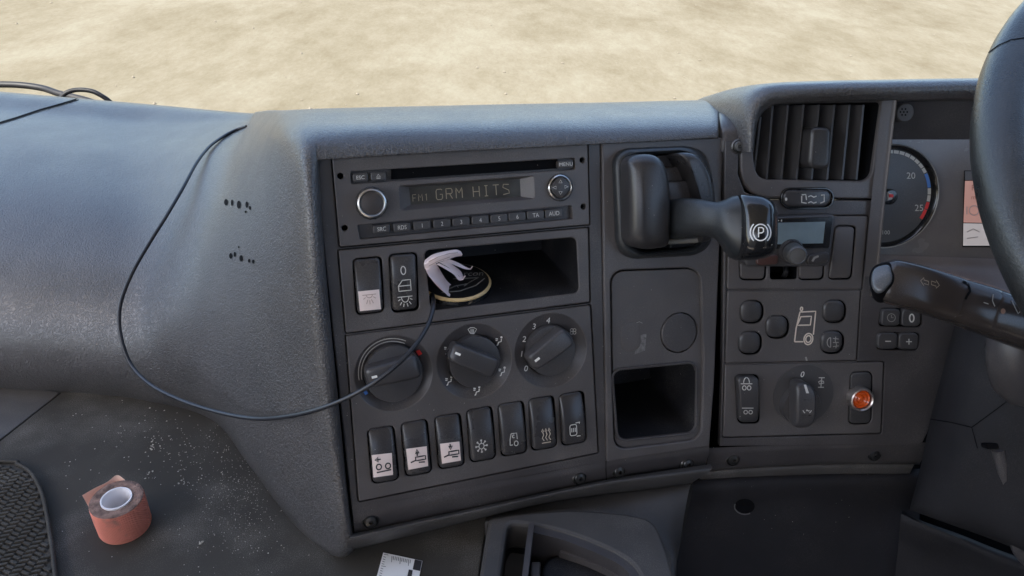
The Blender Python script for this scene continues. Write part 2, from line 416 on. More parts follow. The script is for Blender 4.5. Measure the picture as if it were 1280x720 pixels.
md = n.new('ShaderNodeMath'); md.operation = 'SUBTRACT'; md.inputs[1].default_value = .11; l.new(mc.outputs[0], md.inputs[0])
cr_ = n.new('ShaderNodeValToRGB'); e = cr_.color_ramp.elements
e[0].position = .60; e[0].color = (0.097, 0.081, 0.054, 1); e[1].position = 1.0; e[1].color = (0.148, 0.135, 0.102, 1)
x = e.new(.74); x.color = (0.115, 0.100, 0.070, 1); x = e.new(.85); x.color = (0.130, 0.114, 0.083, 1)
l.new(md.outputs[0], cr_.inputs[0]); l.new(cr_.outputs[0], b.inputs['Base Color'])
bp = n.new('ShaderNodeBump'); bp.inputs['Strength'].default_value = .35; bp.inputs['Distance'].default_value = .03; l.new(t2.outputs[0], bp.inputs['Height']); l.new(bp.outputs[0], b.inputs['Normal'])
V, Fc = [], []
for i in range(41):
    for j in range(41):
        xx = (j - 20) * 30.0; yy = (i - 20) * 30.0; V.append((xx, yy, 0))
for i in range(40):
    for j in range(40): Fc.append((i * 41 + j, i * 41 + j + 1, (i + 1) * 41 + j + 1, (i + 1) * 41 + j))
obj('ground', V, Fc, gm, kind='structure')
# loose stones on the yard
V, Fc = [], []
for k in range(240):
    yy = random.uniform(6, 14); xx = random.uniform(-.75, .75) * yy; r = random.choice((.006, .008, .01, .012, .02))
    c = Vector((xx, yy, r * .3)); s = len(V)
    for a in range(5): V.append(c + Vector((math.cos(a * 1.257) * r * random.uniform(.7, 1.3), math.sin(a * 1.257) * r * random.uniform(.7, 1.3), 0)))
    V.append(c + Vector((0, 0, r * .7)))
    Fc += [(s + a, s + (a + 1) % 5, s + 5) for a in range(5)]
obj('loose_stones', V, Fc, mat('stones', (.13, .112, .085), .9), kind='stuff', label='scattered small stones on the sandy yard outside', cat='stones')

def boxmesh(x0, x1, y0, y1, z0, z1):
    V = [(x, y, z) for x in (x0, x1) for y in (y0, y1) for z in (z0, z1)]
    return V, [(0, 1, 3, 2), (4, 6, 7, 5), (0, 4, 5, 1), (2, 3, 7, 6), (0, 2, 6, 4), (1, 5, 7, 3)]
CZ = CAM.z
obj('shade_roof', *boxmesh(-1.25, 1.25, -1.15, .42, CZ + .62, CZ + .68), HEAD, kind='structure')  # out of view, added to keep direct sun off the dash
obj('shade_rear_wall', *boxmesh(-1.25, 1.25, -1.2, -1.15, CZ - 1.3, CZ + .22), HEAD, kind='structure')  # out of view, height set to limit the light from behind
DSE = mat('seat cloth', (.035, .035, .04), .95)
obj('shade_seat_base', *boxmesh(.16, .74, -.5, .05, CZ - 1.25, CZ - .56), DSE, kind='structure')  # unseen seat, added to shade the lower right
obj('shade_seat_back', *boxmesh(.16, .86, -.64, -.5, CZ - .7, CZ + .36), DSE, kind='structure')  # unseen, made tall and wide to block rear light
obj('bounce_bunk', *boxmesh(-1.15, 1.15, -1.14, -.42, CZ - 1.25, CZ - .62), mat('beige bounce cloth', (.70, .60, .50), .9), kind='structure')  # unseen, added so sunlit cloth bounces warm light onto the dash
for nm, xx in (('shade_wall_left', -1.25), ('shade_wall_right', 1.2)):  # unseen side walls, heights set to shape the window light
    obj(nm, *boxmesh(xx, xx + .05, -1.15, 1.0, CZ - 1.3, CZ + (.0 if xx > 0 else -.28)), mat('door trim', (.10, .10, .10), .7), kind='structure')
obj('cab_floor', *boxmesh(-1.25, 1.25, -1.15, 1.1, CZ - 1.32, CZ - 1.27), mat('floor rubber', (.03, .03, .03), .7), kind='structure')
obj('firewall', *boxmesh(-1.2, 1.2, 1.02, 1.06, CZ - 1.27, CZ - .42), mat('firewall trim', (.02, .02, .02), .8), kind='structure')
gl = bpy.data.materials.new('windscreen glass'); gl.use_nodes = True
n = gl.node_tree.nodes; l = gl.node_tree.links; n.remove(n['Principled BSDF'])
tr = n.new('ShaderNodeBsdfTransparent'); tr.inputs[0].default_value = (.97, .98, .97, 1); gs = n.new('ShaderNodeBsdfGlossy'); gs.inputs['Roughness'].default_value = .02
fr = n.new('ShaderNodeFresnel'); fr.inputs[0].default_value = 1.12; mx = n.new('ShaderNodeMixShader')
l.new(fr.outputs[0], mx.inputs[0]); l.new(tr.outputs[0], mx.inputs[1]); l.new(gs.outputs[0], mx.inputs[2]); l.new(mx.outputs[0], n['Material Output'].inputs[0])
V = []; Fc = []
for i in range(9):
    t = i / 8
    for j in range(13):
        u = -1.2 + 2.4 * j / 12; V.append((u, 1.30 - .75 * t - .10 * u * u, CZ - .62 + 1.24 * t))
for i in range(8):
    for j in range(12): Fc.append((i * 13 + j, i * 13 + j + 1, (i + 1) * 13 + j + 1, (i + 1) * 13 + j))
ws = obj('windscreen', V, Fc, gl, smooth=60, label='clear windscreen glass above the dashboard', cat='windscreen')
# wiper seen past the left of the dashboard
t = thing('windscreen_wiper', 'black windscreen wiper arm and hose showing above the far left dashboard edge', 'wiper', PD(60, 110, 1.22))
tube('arm', [PD(-90, 100, 1.20), PD(-30, 105, 1.20), PD(20, 106, 1.20), PD(52, 110, 1.20), PD(74, 117, 1.19), PD(110, 126, 1.18), PD(150, 140, 1.17)], .0052, DEEP, t)
tube('hose', [PD(66, 140, 1.16), PD(78, 120, 1.15), PD(92, 113, 1.15), PD(110, 113, 1.15), PD(124, 118, 1.15), PD(140, 130, 1.15), PD(150, 150, 1.15)], .0036, DEEP, t)

# ================================================================== engine cover
ec = thing('engine_cover', 'dusty dark rubber covered engine hump below the passenger side of the dash', 'engine cover', FS.at(200, 600))
def flatplate(name, F, poly, h, th, m, parent, bev=.0012, **kw): return plate(name, F, poly, [], h, th, bev, m, parent, **kw)
flatplate('panel', FS, [(-420, 480), (-60, 470), (76, 490), (0, 549), (-420, 860)], 0, .012, GRAIN2, ec)
SHELF = flatplate('top_panel', FS, [(78, 489.5), (140, 470), (620, 470), (610, 640), (598, 722), (585, 960), (-420, 960), (-420, 862), (0, 551)], 0, .012, RUBBER, ec)
TS = bvh(SHELF)

# ================================================================== dashboard body
db = thing('dashboard', 'grained charcoal truck dashboard with rounded passenger pad and angled centre console', 'dashboard', FS.at(200, 500))
def lerp_tab(tab, x):
    for (a, p), (b2, q) in zip(tab, tab[1:]):
        if x <= b2: return p + (q - p) * (x - a) / (b2 - a)
    return tab[-1][1]
TT = [0, .06, .12, .2, .35, .5, .65, .8, .92, 1]
DD = [.98, .925, .865, .80, .725, .685, .665, .66, .67, .70]
def rollcol(x):
    yt = 115 + .085 * x; yb = lerp_tab([(-400, 470), (-120, 482), (0, 488), (130, 496), (200, 505), (240, 513)], x)
    k = 1 - max(0, x - 130) * .00018
    c = [(x, yt + (yb - yt) * t, d * k) for t, d in zip(TT, DD)]
    return c
cols = [rollcol(x) for x in (-330, -120, 0, 100, 180)]
cols.append([(305, 141, .90), (298, 151, .86), (289, 166, .815), (272, 195, .745), (255, 245, .685), (245, 300, .655), (238, 360, .637), (237, 420, .632), (243, 475, .642), (262, 521, .668)])
cols.append([(320, 140, .85), (316, 149, .80), (311, 163, .755), (300, 195, .69), (290, 245, .64), (283, 300, .612), (279, 360, .60), (281, 430, .597), (291, 505, .60), (309, 575, .615)])
cols.append([(336, 138, .74), (333, 147, .69), (329, 164, .64), (325, 195, .595), (320, 250, .567), (317, 310, .553), (316, 380, .55), (322, 460, .552), (337, 550, .56), (362, 645, .575)])
cols.append([(352, 138, .64), (350, 150, .575), (349, 166, .535), (350, 190, .515), (352, 240, .505), (355, 310, .503), (360, 390, .508), (370, 490, .521), (385, 590, .535), (403, 681, .552)])
cols.append([(372, 137, .60), (372, 151, .53), (373, 169, .495), (376, 194, .481), (380, 240, .478), (385, 310, .482), (392, 400, .492), (404, 510, .505), (418, 610, .518), (426, 691, .537)])
cols.append([(395, 136, .585), (395, 152, .517), (395, 172, .487), (396, 198, .4815), (399, 250, .483), (404, 320, .488), (412, 410, .498), (423, 520, .511), (433, 620, .522), (441, 684, .536)])
def full(c):                                # close it: over the far edge, and under the near one
    (x0, y0, d0), (x1, y1, d1) = c[0], c[-1]
    return [PD(x0, y0 + 6, d0 + .10)] + [PD(*p) for p in c] + [PD(x1, y1 - 1, d1 + .03), PD(x1, y1 - 6, d1 + .09)]
G = [full(c) for c in cols]
G.append([PD(x + 2, y, d + .012) for (x, y, d) in [(0, 0, 0)] * 0] or [FA.at(*to_px(p)) - FA.N * .012 + FA.U * .0015 for p in G[-1]])
G[-1][0] = G[-2][0] + FA.U * .001; G[-1][1] = G[-2][1] + FA.U * .001; G[-1][2] = G[-2][2] + FA.U * .001; G[-1][3] = G[-2][3] + FA.U * .001
rows = [[G[j][i] for j in range(len(G))] for i in range(len(G[0]))]
PV, PF, pnr, pnc = loft('moulded_pad', rows, GRAIN, db, nu=8, nv=6, raw=True)
# centre top pad
def topcol(x, ys, yb):
    d = (CI @ FA.at(x, yb)).z * -1
    return [(x, ys, d + .10), (x, ys + 15, d + .033), (x, ys + 32, d + .002), (x, yb, d - .0055)]
tcols = [[(372, 137, .60), (372, 151, .53), (373, 169, .495), (376, 194, .481)], cols[-1][:4], topcol(470, 134, 193), topcol(560, 132, 188), topcol(650, 130, 183.5), topcol(760, 128, 178), topcol(840, 126, 174), topcol(893, 125, 171)]
TG = []
for c in tcols:
    x0, y0, d0 = c[0]; x1, y1, d1 = c[-1]
    TG.append([PD(x0, y0 + 6, d0 + .10)] + [PD(*p) for p in c] + [PD(x1, y1 + 1, d1 + .006), PD(x1, y1 - 3, d1 + .02)])
e0 = TG[-1]; TG.append([p + FA.U * .004 - FA.N * .004 for p in e0]); TG.append([p + FA.U * .005 - FA.N * .02 for p in e0])
TV, TF, tnr, tnc = loft('top_pad', [[TG[j][i] for j in range(len(TG))] for i in range(len(TG[0]))], GRAIN, db, nu=6, nv=6, skip0=1, raw=True)
keep = [f for k_, f in enumerate(PF) if not ((k_ % (pnc - 1)) >= pnc - 1 - 8 and k_ // (pnc - 1) < 24)]
k_ = len(PV); bmw = bmesh.new(); bv = [bmw.verts.new(v) for v in PV + TV]
for f in keep + [tuple(i + k_ for i in f) for f in TF]: bmw.faces.new([bv[i] for i in f])
bmesh.ops.remove_doubles(bmw, verts=bmw.verts, dist=4e-4); bmesh.ops.delete(bmw, geom=[v for v in bmw.verts if not v.link_faces], context='VERTS'); bmw.verts.index_update()
PADO = obj('moulded_pad', [v.co.copy() for v in bmw.verts], [tuple(v.index for v in f.verts) for f in bmw.faces], GRAIN, db, smooth=60); bmw.free()
# strip between the pad and the instrument hood, running down as the gap between the faces
SC = []
for x, off in ((897, .008), (903, 0), (914, -.001), (925, .0), (932, .008)):
    d = (CI @ FC.at(915, 172)).z * -1
    SC.append([PD(x, 131, d + .18), PD(x, 127 if x < 926 else 126, d + .10 + off), PD(x, 141, d + .033 + off), PD(x, 156, d + .008 + off), PD(x, 174, d + .004 + off), PD(x - 1, 190, d + .006 + off)])
loft('joint_strip', [[SC[j][i] for j in range(5)] for i in range(6)], FASCIA, db, nu=4, nv=5)
# seam across the passenger pad, drilled holes in the cheek
TP = bvh(PADO)
strokes('seam', TP, [[(-10, 157), (20, 148), (50, 138), (75, 131), (98, 124)]], 2.4, VOID, db, lift=.0006)
for (x, y, a, c) in ((283, 253, 2.4, 4), (290.5, 253.5, 1.4, 4), (299, 256, 2.4, 5), (309, 256, 1.8, 4), (313, 260, 1.2, 2.6), (307.5, 265, 1.0, 1.6), (289, 320, 2, 3.6), (294, 318, 1.3, 3.2), (302, 323, 2.2, 4), (312, 326, 1.4, 2.6), (317, 327, 1.5, 2.6), (299, 309, .9, 1.2)):
    disc('drilled_hole', TP, (x, y), a, c, VOID, db, lift=.0004)

# ---- fascia under the modules of the centre console
RADIO = rq([(415, 195.5), (734.5, 179.5), (737, 280.5), (425, 308.5)], 2)
TRAY = rq([(423, 313), (735.5, 284.5), (737.5, 377.5), (432.5, 416.5)], 2)
CLIM = rq([(432.5, 420), (738, 381.5), (747.5, 566), (448.5, 627)], 2)
plate('centre_fascia', FA, [(392, 190), (480, 180), (750, 166), (757.5, 577), (600, 606), (443, 637), (440, 637)], [grow(RADIO, 1.2), grow(TRAY, 1.2), grow(CLIM, 1.2)], -.002, .007, .0008, FASCIA, db)
plate('backing', FA, [(380, 170), (930, 150), (900, 585), (430, 660)], [], -.115, .004, .0005, VOID, db)
def lip(name, F, r0, r1, r2, r3, m=FASCIA, hs=(-.002, -.0028, -.011, -.03), parent=db):
    return loft(name, [[F.at(x, y, h) for x, y in r] for r, h in ((r0, hs[0]), (r1, hs[1]), (r2, hs[2]), (r3, hs[3]))], m, parent, nu=8, nv=6)
lip('lower_lip', FA, [(440, 636), (520, 621), (600, 605), (680, 591), (757, 576)], [(442, 652), (520, 634), (600, 618), (680, 602), (757, 587.5)], [(443, 670), (520, 652), (600, 635), (680, 617), (757.5, 601)], [(443, 671), (520, 653), (600, 636), (680, 618), (757.5, 602)])
screw(FA, 463, 651, -.0035, db); screw(FA, 724, 597, -.004, db)
# lower band under the lip
loft('lower_band', [[PD(x, y, d + k) for x, y, d in R] for R, k in (
    ([(437, 668, .530), (520, 650, .545), (600, 633.5, .560), (680, 616, .574), (757, 600, .588), (820, 590, .598), (889, 580, .610)], .004),
    ([(437, 674, .530), (520, 655, .545), (600, 638, .560), (680, 620, .574), (757, 604.5, .588), (820, 596, .598), (888, 588, .610)], -.004),
    ([(432, 688, .535), (520, 666.5, .552), (608, 645, .567), (690, 626, .580), (757, 616, .592), (820, 609, .600), (866, 603, .612)], .004),
    ([(430, 690, .545), (520, 668, .562), (608, 646, .577), (690, 628, .590), (757, 618, .602), (820, 611, .610), (866, 604, .622)], .03))], GRAIN2, db, nu=6, nv=5)
# ================================================================== radio
def key(name, F, c, w_, h_, sl, m, parent, h1=.0025, r=.0006, rp=2, h0=-.003, f=None, **kw):
    return pad(name, F, rq(box_px(F, c, w_, h_, sl), rp, 3), h0, h1, r, m, parent, f=f, nin=3, **kw)
rd = thing('car_radio', 'flat black single slot car radio with dot display at the top of the console', 'radio', FA.at(578, 242))
slot = [(489, 211), (697, 198.5), (697, 210.5), (489, 224.5)]
slotrow = rq([(438, 214.5), (718.5, 197.5), (719, 212), (439, 230)], 2)
disp = rq([(499, 232.5), (667, 220), (668, 248.5), (501, 263)], 3)
krow = rq([(447, 281.5), (715, 257), (716, 273.5), (450, 299)], 2)
holes = [(425.5, 220), (431, 285), (728, 200.3), (729.3, 258.3)]
rf = plate('faceplate', FA, RADIO, [slotrow, disp, krow] + [circ(FA, c, .0021, n=14) for c in holes], .001, .006, .0006, PANEL, rd)
for c in holes: well('mounting_hole', FA, circ(FA, c, .0021, n=14), -.0004, .012, VOID, rd)
well('slot_recess', FA, slotrow, -.0004, .0032, FASCIA, rd, sc=.995)
well('disc_slot', FA, slot, -.002, .0035, VOID, rd, sc=.99); pad('disc_slot', FA, slot, -.0036, -.0034, .0001, VOID, rd)
# display window with sloping surround
u = [(511, 234), (650, 223.8), (651, 245.5), (513.5, 255.7)]
o_ = [(499, 232.5), (667, 220), (668, 248.5), (501, 263)]
V = [FA.at(x, y, 0.0006) for x, y in o_] + [FA.at(x, y, -.005) for x, y in u]
obj('display_surround', V, [(i, (i + 1) % 4, (i + 1) % 4 + 4, i + 4) for i in range(4)], PANEL, rd)
LCD = mat('grey lcd', (.060, .057, .052), .12, var=.25, coat=.2, varscale=60)
lc = obj('display', [FA.at(x, y, -.005) for x, y in u], [(0, 1, 2, 3)], LCD, rd)
TL = bvh(lc); LCDT = mat('lcd segments', (.30, .25, .17), .5)
ls = []
xx = 549
for ch in ('GRM', 'HITS'):
    for c in ch:
        y0 = 243.0 - (xx - 549) * .078; ls += icon(stroketext(c)[0], (xx, y0), 4.2, 6.4, (-.075, .07)); xx += 12.4
    xx += 9
strokes('station_name', TL, ls, 1.0, LCDT, lc)
ls = []
for i, c in enumerate('FM1'): ls += icon(stroketext(c)[0], (518 + i * 7.5, 247.5 - i * .6), 2.6, 4.2, (-.075, .07))
strokes('band_name', TL, ls, .7, LCDT, lc)
well('key_recess', FA, krow, 0, .0035, FASCIA, rd, sc=.99)
for c, lab in (((450.5, 221.8), 'ESC'), ((473, 220.6), None)):
    k = key('button', FA, c, 19, 10.5, slA(*c), KEY, rd)
    if lab: text('lettering', bvh(k), lab, c, 4.6, PRINT, k, slope=-.06, lean=-.08)
    else: strokes('symbol', bvh(k), icon([[(-.8, -.2), (0, .9), (.8, -.2), (-.8, -.2)], [(-.8, -.75), (.8, -.75)]], c, 3.2, 3, (-.06, .08)), .8, PRINT, k)
c = (707.5, 205.2); k = key('button', FA, c, 18.5, 9.5, slA(*c), KEY, rd); text('lettering', bvh(k), 'MENU', c, 4.4, PRINT, k, slope=-.055, lean=-.04)
for c, lab in zip(((477, 286.2), (502.7, 284.2), (527.7, 281.8), (552.5, 279.6), (576.5, 277.4), (600.5, 275.2), (624, 273.1), (646.7, 271), (669.7, 268.9), (692.5, 266.8)), ('SRC', 'RDS', '1', '2', '3', '4', '5', '6', 'TA', 'AUD')):
    k = key('button', FA, c, 21.3, 10.6, slA(*c), KEY, rd, h1=.0022)
    text('lettering', bvh(k), lab, c, 5.2, PRINT, k, slope=-.08, lean=-.07, wx=.85)
# volume knob
kb = lathe('volume_knob', FA, (464.5, 254), [(.0112, -.001), (.0112, .0015), (.0104, .0022), (.0100, .010), (.0096, .0115)], BLACK, rd, 36, hp=.004, shape=lambda a: 1 + .02 * math.cos(18 * a))
lathe('chrome_ring', FA, (464.5, 254), [(.0097, .0105), (.0096, .0122), (.0086, .0127), (.0076, .0117), (.0074, .0108)], STEEL, kb, 36, hp=.010, cap=False)
lathe('knob_cap', FA, (464.5, 254), [(.0075, .0100), (.0074, .0115), (.005, .0121), (.0001, .0123)], mat('worn knob face', (.045, .036, .033), .45, var=.3), kb, 28, hp=.010)
# four-way pad
kp = lathe('four_way_pad', FA, (700.3, 234.5), [(.0100, -.001), (.0100, .002), (.0092, .003)], BLACK, rd, 32, hp=.002)
lathe('chrome_ring', FA, (700.3, 234.5), [(.0094, .0022), (.0092, .0042), (.0084, .0048), (.0074, .0040), (.0070, .0028)], STEEL, kp, 36, hp=.004, shape=lambda a: 1 + .015 * math.cos(4 * a), cap=False)
cp = lathe('pad_face', FA, (700.3, 234.5), [(.0072, .0025), (.0071, .0050), (.006, .0056), (.0001, .0054)], KEY, kp, 40, hp=.004, shape=lambda a: 1 + .05 * math.cos(4 * a))
tri = [[(-1, -1), (0, 1), (1, -1), (-1, -1)]]
TB = bvh(cp); ls = []
for dx, dy, r_ in ((0, -7.3, 0), (0, 7.3, 180), (-7.5, .5, 90), (7.5, -.5, -90)):
    q = [[(x * math.cos(rad(r_)) - y * math.sin(rad(r_)), x * math.sin(rad(r_)) + y * math.cos(rad(r_))) for x, y in tri[0]]]
    ls += icon(q, (700.5 + dx, 234 + dy), 2.1, 1.9)
strokes('arrow_marks', TB, ls, .7, PRINT, kp)

# ================================================================== rocker switches
def rocker(F, quad, parent, tilt=1, name='rocker_switch', hgt=.0052, m=BLACK, label=None):
    q = rq(quad, 5, 4)
    f = lambda nu, nv: -.0022 * tilt * nv - .0026 * nv * nv - .0008 * nu * nu
    k = pad(name, F, q, -.012, hgt, .0016, m, parent, f=f, hp=.003, nin=8, smooth=50)
    if label: k['label'] = label
    return k
def rhole(quad, g=2.6): return rq(grow(quad, g), 6, 4)
tp = thing('switch_and_tray_panel', 'panel with two rocker switches and an open storage slot below the radio', 'switch panel', FA.at(580, 350))
q1 = [(442.5, 325), (475.5, 322), (478.5, 388.5), (447, 392.5)]; q2 = [(488, 319.5), (519.5, 317), (522, 386.5), (491.5, 389.5)]
pk = rq([(530.5, 313), (720.5, 296.3), (724, 366), (539, 388.5)], 7)
tf = plate('faceplate', FA, TRAY, [rhole(q1), rhole(q2), pk], 0, .007, .0009, PANEL, tp)
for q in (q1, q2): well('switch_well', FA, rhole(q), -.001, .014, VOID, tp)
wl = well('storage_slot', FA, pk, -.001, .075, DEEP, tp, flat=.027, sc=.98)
r1 = rocker(FA, q1, tp, label='rocker switch with a cream paper sticker'); r2 = rocker(FA, q2, tp, tilt=-.6, label='rocker switch printed with door and lamp symbols')
T1 = bvh(r1); sk = fillpoly('sticker', T1, [(447.7, 364.3), (473.8, 361.7), (476, 386.2), (450, 388.8)], STICK, r1, lift=.0004)
SL = slA(462, 375)
strokes('symbol', T1, icon([[(-1, .8), (1, .8)], arc(0, .8, .45, 180, 360, 10), [(-.9, .2), (-.55, .45)], [(.9, .2), (.55, .45)], [(-.5, -.5), (-.25, .1)], [(.5, -.5), (.25, .1)], [(0, -.6), (0, 0)]], (462, 375), 8.5, 8.5, SL), .9, mat('faded print', (.45, .33, .28), .6), r1, lift=.0008)
T2 = bvh(r2); SL = slA(505, 355)
strokes('symbol', T2, icon([arc(0, 0, 1, 0, 360, 20, ry=1)], (504, 338), 2.9, 5, SL), 1.2, PRINT, r2)
strokes('symbol', T2, icon([[(-1, -1), (-1, 0), (-.3, 1), (1, 1), (1, -1), (-1, -1)], [(-1, -.05), (1, -.05)]], (505.7, 356.7), 7.6, 6.6, SL), 1.1, PRINT, r2)
strokes('symbol', T2, icon([[(-1, .7), (1, .7)], arc(0, .7, .5, 180, 360, 12, ry=.85), [(-.95, .15), (-.65, .35)], [(.95, .15), (.65, .35)], [(-.75, -.55), (-.5, -.1)], [(.75, -.55), (.5, -.1)], [(-.3, -.85), (-.2, -.35)], [(.3, -.85), (.2, -.35)]], (506.7, 376.3), 9.2, 8, SL), 1.1, PRINT, r2)

# round tin lying in the slot
FL = Frame(FA.at(632, 377), Vector((1, 0, 0)), Vector((0, 0, 1)))
tn = thing('round_tin', 'flat round black tin with a gold rim lying in the storage slot', 'tin', FL.at(571, 352))
TINC = (570, 353)
lathe('body', FL, TINC, [(.0262, -.006), (.0262, .004), (.0256, .005), (.0001, .005)], GLOSS, tn, 40, hp=.004)
GOLD = mat('gold print', (.62, .45, .22), .4)
td = lathe('lid', FL, TINC, [(.0250, .0048), (.0250, .0056), (.0001, .0056)], mat('tin black', (.014, .014, .015), .35, dust=.06, var=.1), tn, 40, hp=.004)
lathe('gold_rim', FL, TINC, [(.0262, .0035), (.0266, .0046), (.0258, .0054), (.0248, .0058)], GOLD, tn, 40, hp=.004, cap=False)
TTn = bvh(td)
text('lettering', TTn, 'rcon', (592, 343), 6, DIMPRINT, td, slope=-.03, lean=.25, wx=1.6)
strokes('line_art', TTn, [[(568, 358), (584, 355), (598, 347)], [(560, 362), (571, 357), (573, 360)], [(580, 358), (590, 351)], [(566, 349), (596, 347.5)], [(552, 366), (575, 364), (595, 357), (606, 348)]], .9, DIMPRINT, td)

# folded papers poking out of the slot
PAP = mat('pink paper', (.86, .71, .70), .7, var=.08)
pp = thing('folded_papers', 'bundle of folded pinkish white papers poking out of the storage slot', 'paper', FA.at(545, 350))
dA = lambda x, y, h: FA.at(x, y, h)
def sheet(rows_, nm='sheet'): loft(nm, [[dA(*p) for p in r] for r in rows_], PAP, pp, nu=5, nv=5, back=.0003, smooth=28)
sheet([[(531, 325, .004), (541, 318, .006), (556, 314, .006), (570, 312, .003), (576, 314, 0)], [(530, 330, .010), (543, 322, .013), (558, 318, .012), (571, 316, .008), (578, 318, .003)], [(531, 336, .008), (545, 329, .011), (558, 325, .010), (570, 321, .006), (577, 320, .001)]], 'fold')
sheet([[(531, 334, .006), (537, 332, .008), (545, 329, .009)], [(536, 345, .010), (541, 341, .006), (548, 338, .002)], [(546, 355, .010), (549, 350, .003), (554, 346, -.003)], [(560, 370, .004), (561, 362, -.003), (562, 356, -.008)]])
sheet([[(541, 332, .004), (546, 330, .005)], [(545, 342, .003), (551, 339, -.002)], [(553, 352, -.002), (558, 350, -.008)], [(560, 358, -.006), (564, 356, -.012)]])
sheet([[(549, 328, .008), (556, 326, .008)], [(560, 334, .006), (566, 331, .002)], [(572, 343, .002), (576, 339, -.004)], [(577, 349, .0), (579, 345, -.006)], [(582, 346, .0), (582, 344, -.004)]])
sheet([[(555, 326, .006), (562, 324, .006)], [(567, 331, .004), (572, 328, .0)], [(580, 336, .0), (583, 334, -.004)], [(588, 337, -.001), (588, 335, -.005)], [(591, 333, .0), (590, 332, -.004)]])

sheet([[(533, 338, .010), (536, 337, .008)], [(540, 350, .009), (543, 347, .006)], [(550, 361, .007), (553, 357, .003)], [(562, 371, .003), (563, 368, -.001)]])
sheet([[(545, 330, .010), (549, 329, .010)], [(556, 336, .008), (559, 334, .006)], [(567, 343, .005), (569, 340, .003)], [(573, 350, .002), (576, 348, .0)], [(579, 350, .003), (580, 348, .002)]])
strokes('print_lines', bvh(*[o for o in pp.children if o.name.startswith('fold')]), [[(536, 327), (548, 321), (562, 317), (572, 316)], [(536, 332), (548, 326), (562, 321)]], .7, mat('faded print', (.45, .33, .28), .6), pp)
# ================================================================== climate panel
cl = thing('climate_control_panel', 'panel with three round heater dials above a row of seven rocker switches', 'control panel', FA.at(590, 500))
RC = [((479, 568.5), 31, 65), ((520.7, 560), 30.5, 64), ((562.2, 551.5), 30, 63), ((601.7, 543), 29.5, 63), ((641, 536), 29.5, 62.5), ((678.8, 529), 29, 62), ((716.3, 523), 28.5, 61.5)]
RQ = [box_px(FA, c, w_, h_, slA(*c)) for c, w_, h_ in RC]
DI = [((492.5, 467), 48, 36.5), ((593.6, 452), 46, 32), ((689, 438.5), 44, 30)]
def dm(c, r): return r * mpp(FA, *c) * 1.0
plate('faceplate', FA, CLIM, [rhole(q, 2.4) for q in RQ] + [circ(FA, c, dm(c, R)) for c, R, r in DI], 0, .007, .0009, PANEL, cl)
for q in RQ:
    well('switch_well', FA, rhole(q, 2.4), -.001, .014, VOID, cl)
rk = [rocker(FA, q, cl) for q in RQ]
INKS = [[[(-.75, .62), (-.45, .85), (-.45, .4), (-.75, .62)], [(-.6, .62), (-.15, .62)], arc(-.42, -.1, .27, 0, 360, 14), arc(.55, -.15, .27, 0, 360, 14), [(-.7, -.62), (.85, -.56)]],
        [[(-.15, .45), (.0, .85), (.2, .45), (-.15, .45)], [(0, .2), (0, .6)], [(-.2, .1), (.85, .1), (.85, -.25), (-.2, -.25), (-.2, .1)], [(-.75, -.35), (-.2, -.2)], [(.1, -.45), (.75, -.5)]],
        [[(-.15, .62), (.0, .3), (.2, .62), (-.15, .62)], [(0, .5), (0, .85)], [(-.2, .1), (.85, .1), (.85, -.25), (-.2, -.25), (-.2, .1)], [(-.75, -.35), (-.2, -.2)], [(.1, -.45), (.75, -.5)]]]
SQ = [[(465, 568.7), (489.6, 566), (491.2, 593.2), (467.2, 596.6)], [(507.6, 561), (533.2, 557.6), (535, 582.4), (510.6, 587)], [(550, 554.5), (574, 551.6), (576, 575.4), (552.6, 579.4)]]
for i in range(3):
    T = bvh(rk[i]); st = fillpoly('sticker', T, SQ[i], STICK, rk[i], lift=.0004)
    cx = sum(p[0] for p in SQ[i]) / 4; cy = sum(p[1] for p in SQ[i]) / 4
    strokes('sticker_print', T, icon(INKS[i], (cx, cy), 11.5, 12.5, slA(cx, cy)), 1.6, INK, rk[i], lift=.0008)
rk[0]['label'] = 'rocker switch with sticker of two wheels and an arrow'
T = bvh(rk[3]); c = (601.8, 557.5); ls = []
for a in range(0, 360, 45):
    ca, sa = math.cos(rad(a)), math.sin(rad(a)); ls.append([(ca * .42, sa * .42), (ca, sa)])
    for d in (-28, 28): ls.append([(ca * .72, sa * .72), (math.cos(rad(a)) * .72 + math.cos(rad(a + d)) * .27, math.sin(rad(a)) * .72 + math.sin(rad(a + d)) * .27)])
strokes('symbol', T, icon(ls + [arc(0, 0, .42)], c, 7.6, 8.2, slA(*c)), .9, PRINT, rk[3])
T = bvh(rk[4]); c = (642.5, 549.5)
strokes('symbol', T, icon([[(-.8, -.75), (-.75, .1), (-.5, .95), (.55, .95), (.6, .0)], [(-.8, -.75), (-.3, -.75)], arc(.35, -.6, .36), arc(-.05, .5, .22, 50, 310, 8)], c, 6.6, 8.2, slA(*c)), 1, PRINT, rk[4])
T = bvh(rk[5]); c = (682.5, 544); ls = [[(-.75, -1), (.75, -1)]]
for dx in (-.55, 0, .55): ls.append([(dx + .18, -.72), (dx - .1, -.3), (dx + .15, .1), (dx, .55)]); ls.append([(dx - .16, .55), (dx, .95), (dx + .16, .55)])
strokes('symbol', T, icon(ls, c, 7.4, 9, slA(*c)), 1, mat('warm print', (.60, .52, .42), .6), rk[5])
T = bvh(rk[6]); c = (718.2, 537.2)
strokes('symbol', T, icon([rq([(-.8, .8), (.35, .8), (.35, -.8), (-.8, -.8)], .3) + [(-.8, .5)], [(-.5, -.3), (-.5, .3)], [(-.2, -.3), (-.2, .3)], [(.1, -.3), (.1, .3)], [(.2, .98), (.95, 1.02), (.8, .8)], [(.3, -.98), (.95, -1.0)]], c, 7.2, 8.4, slA(*c)), 1, PRINT, rk[6])
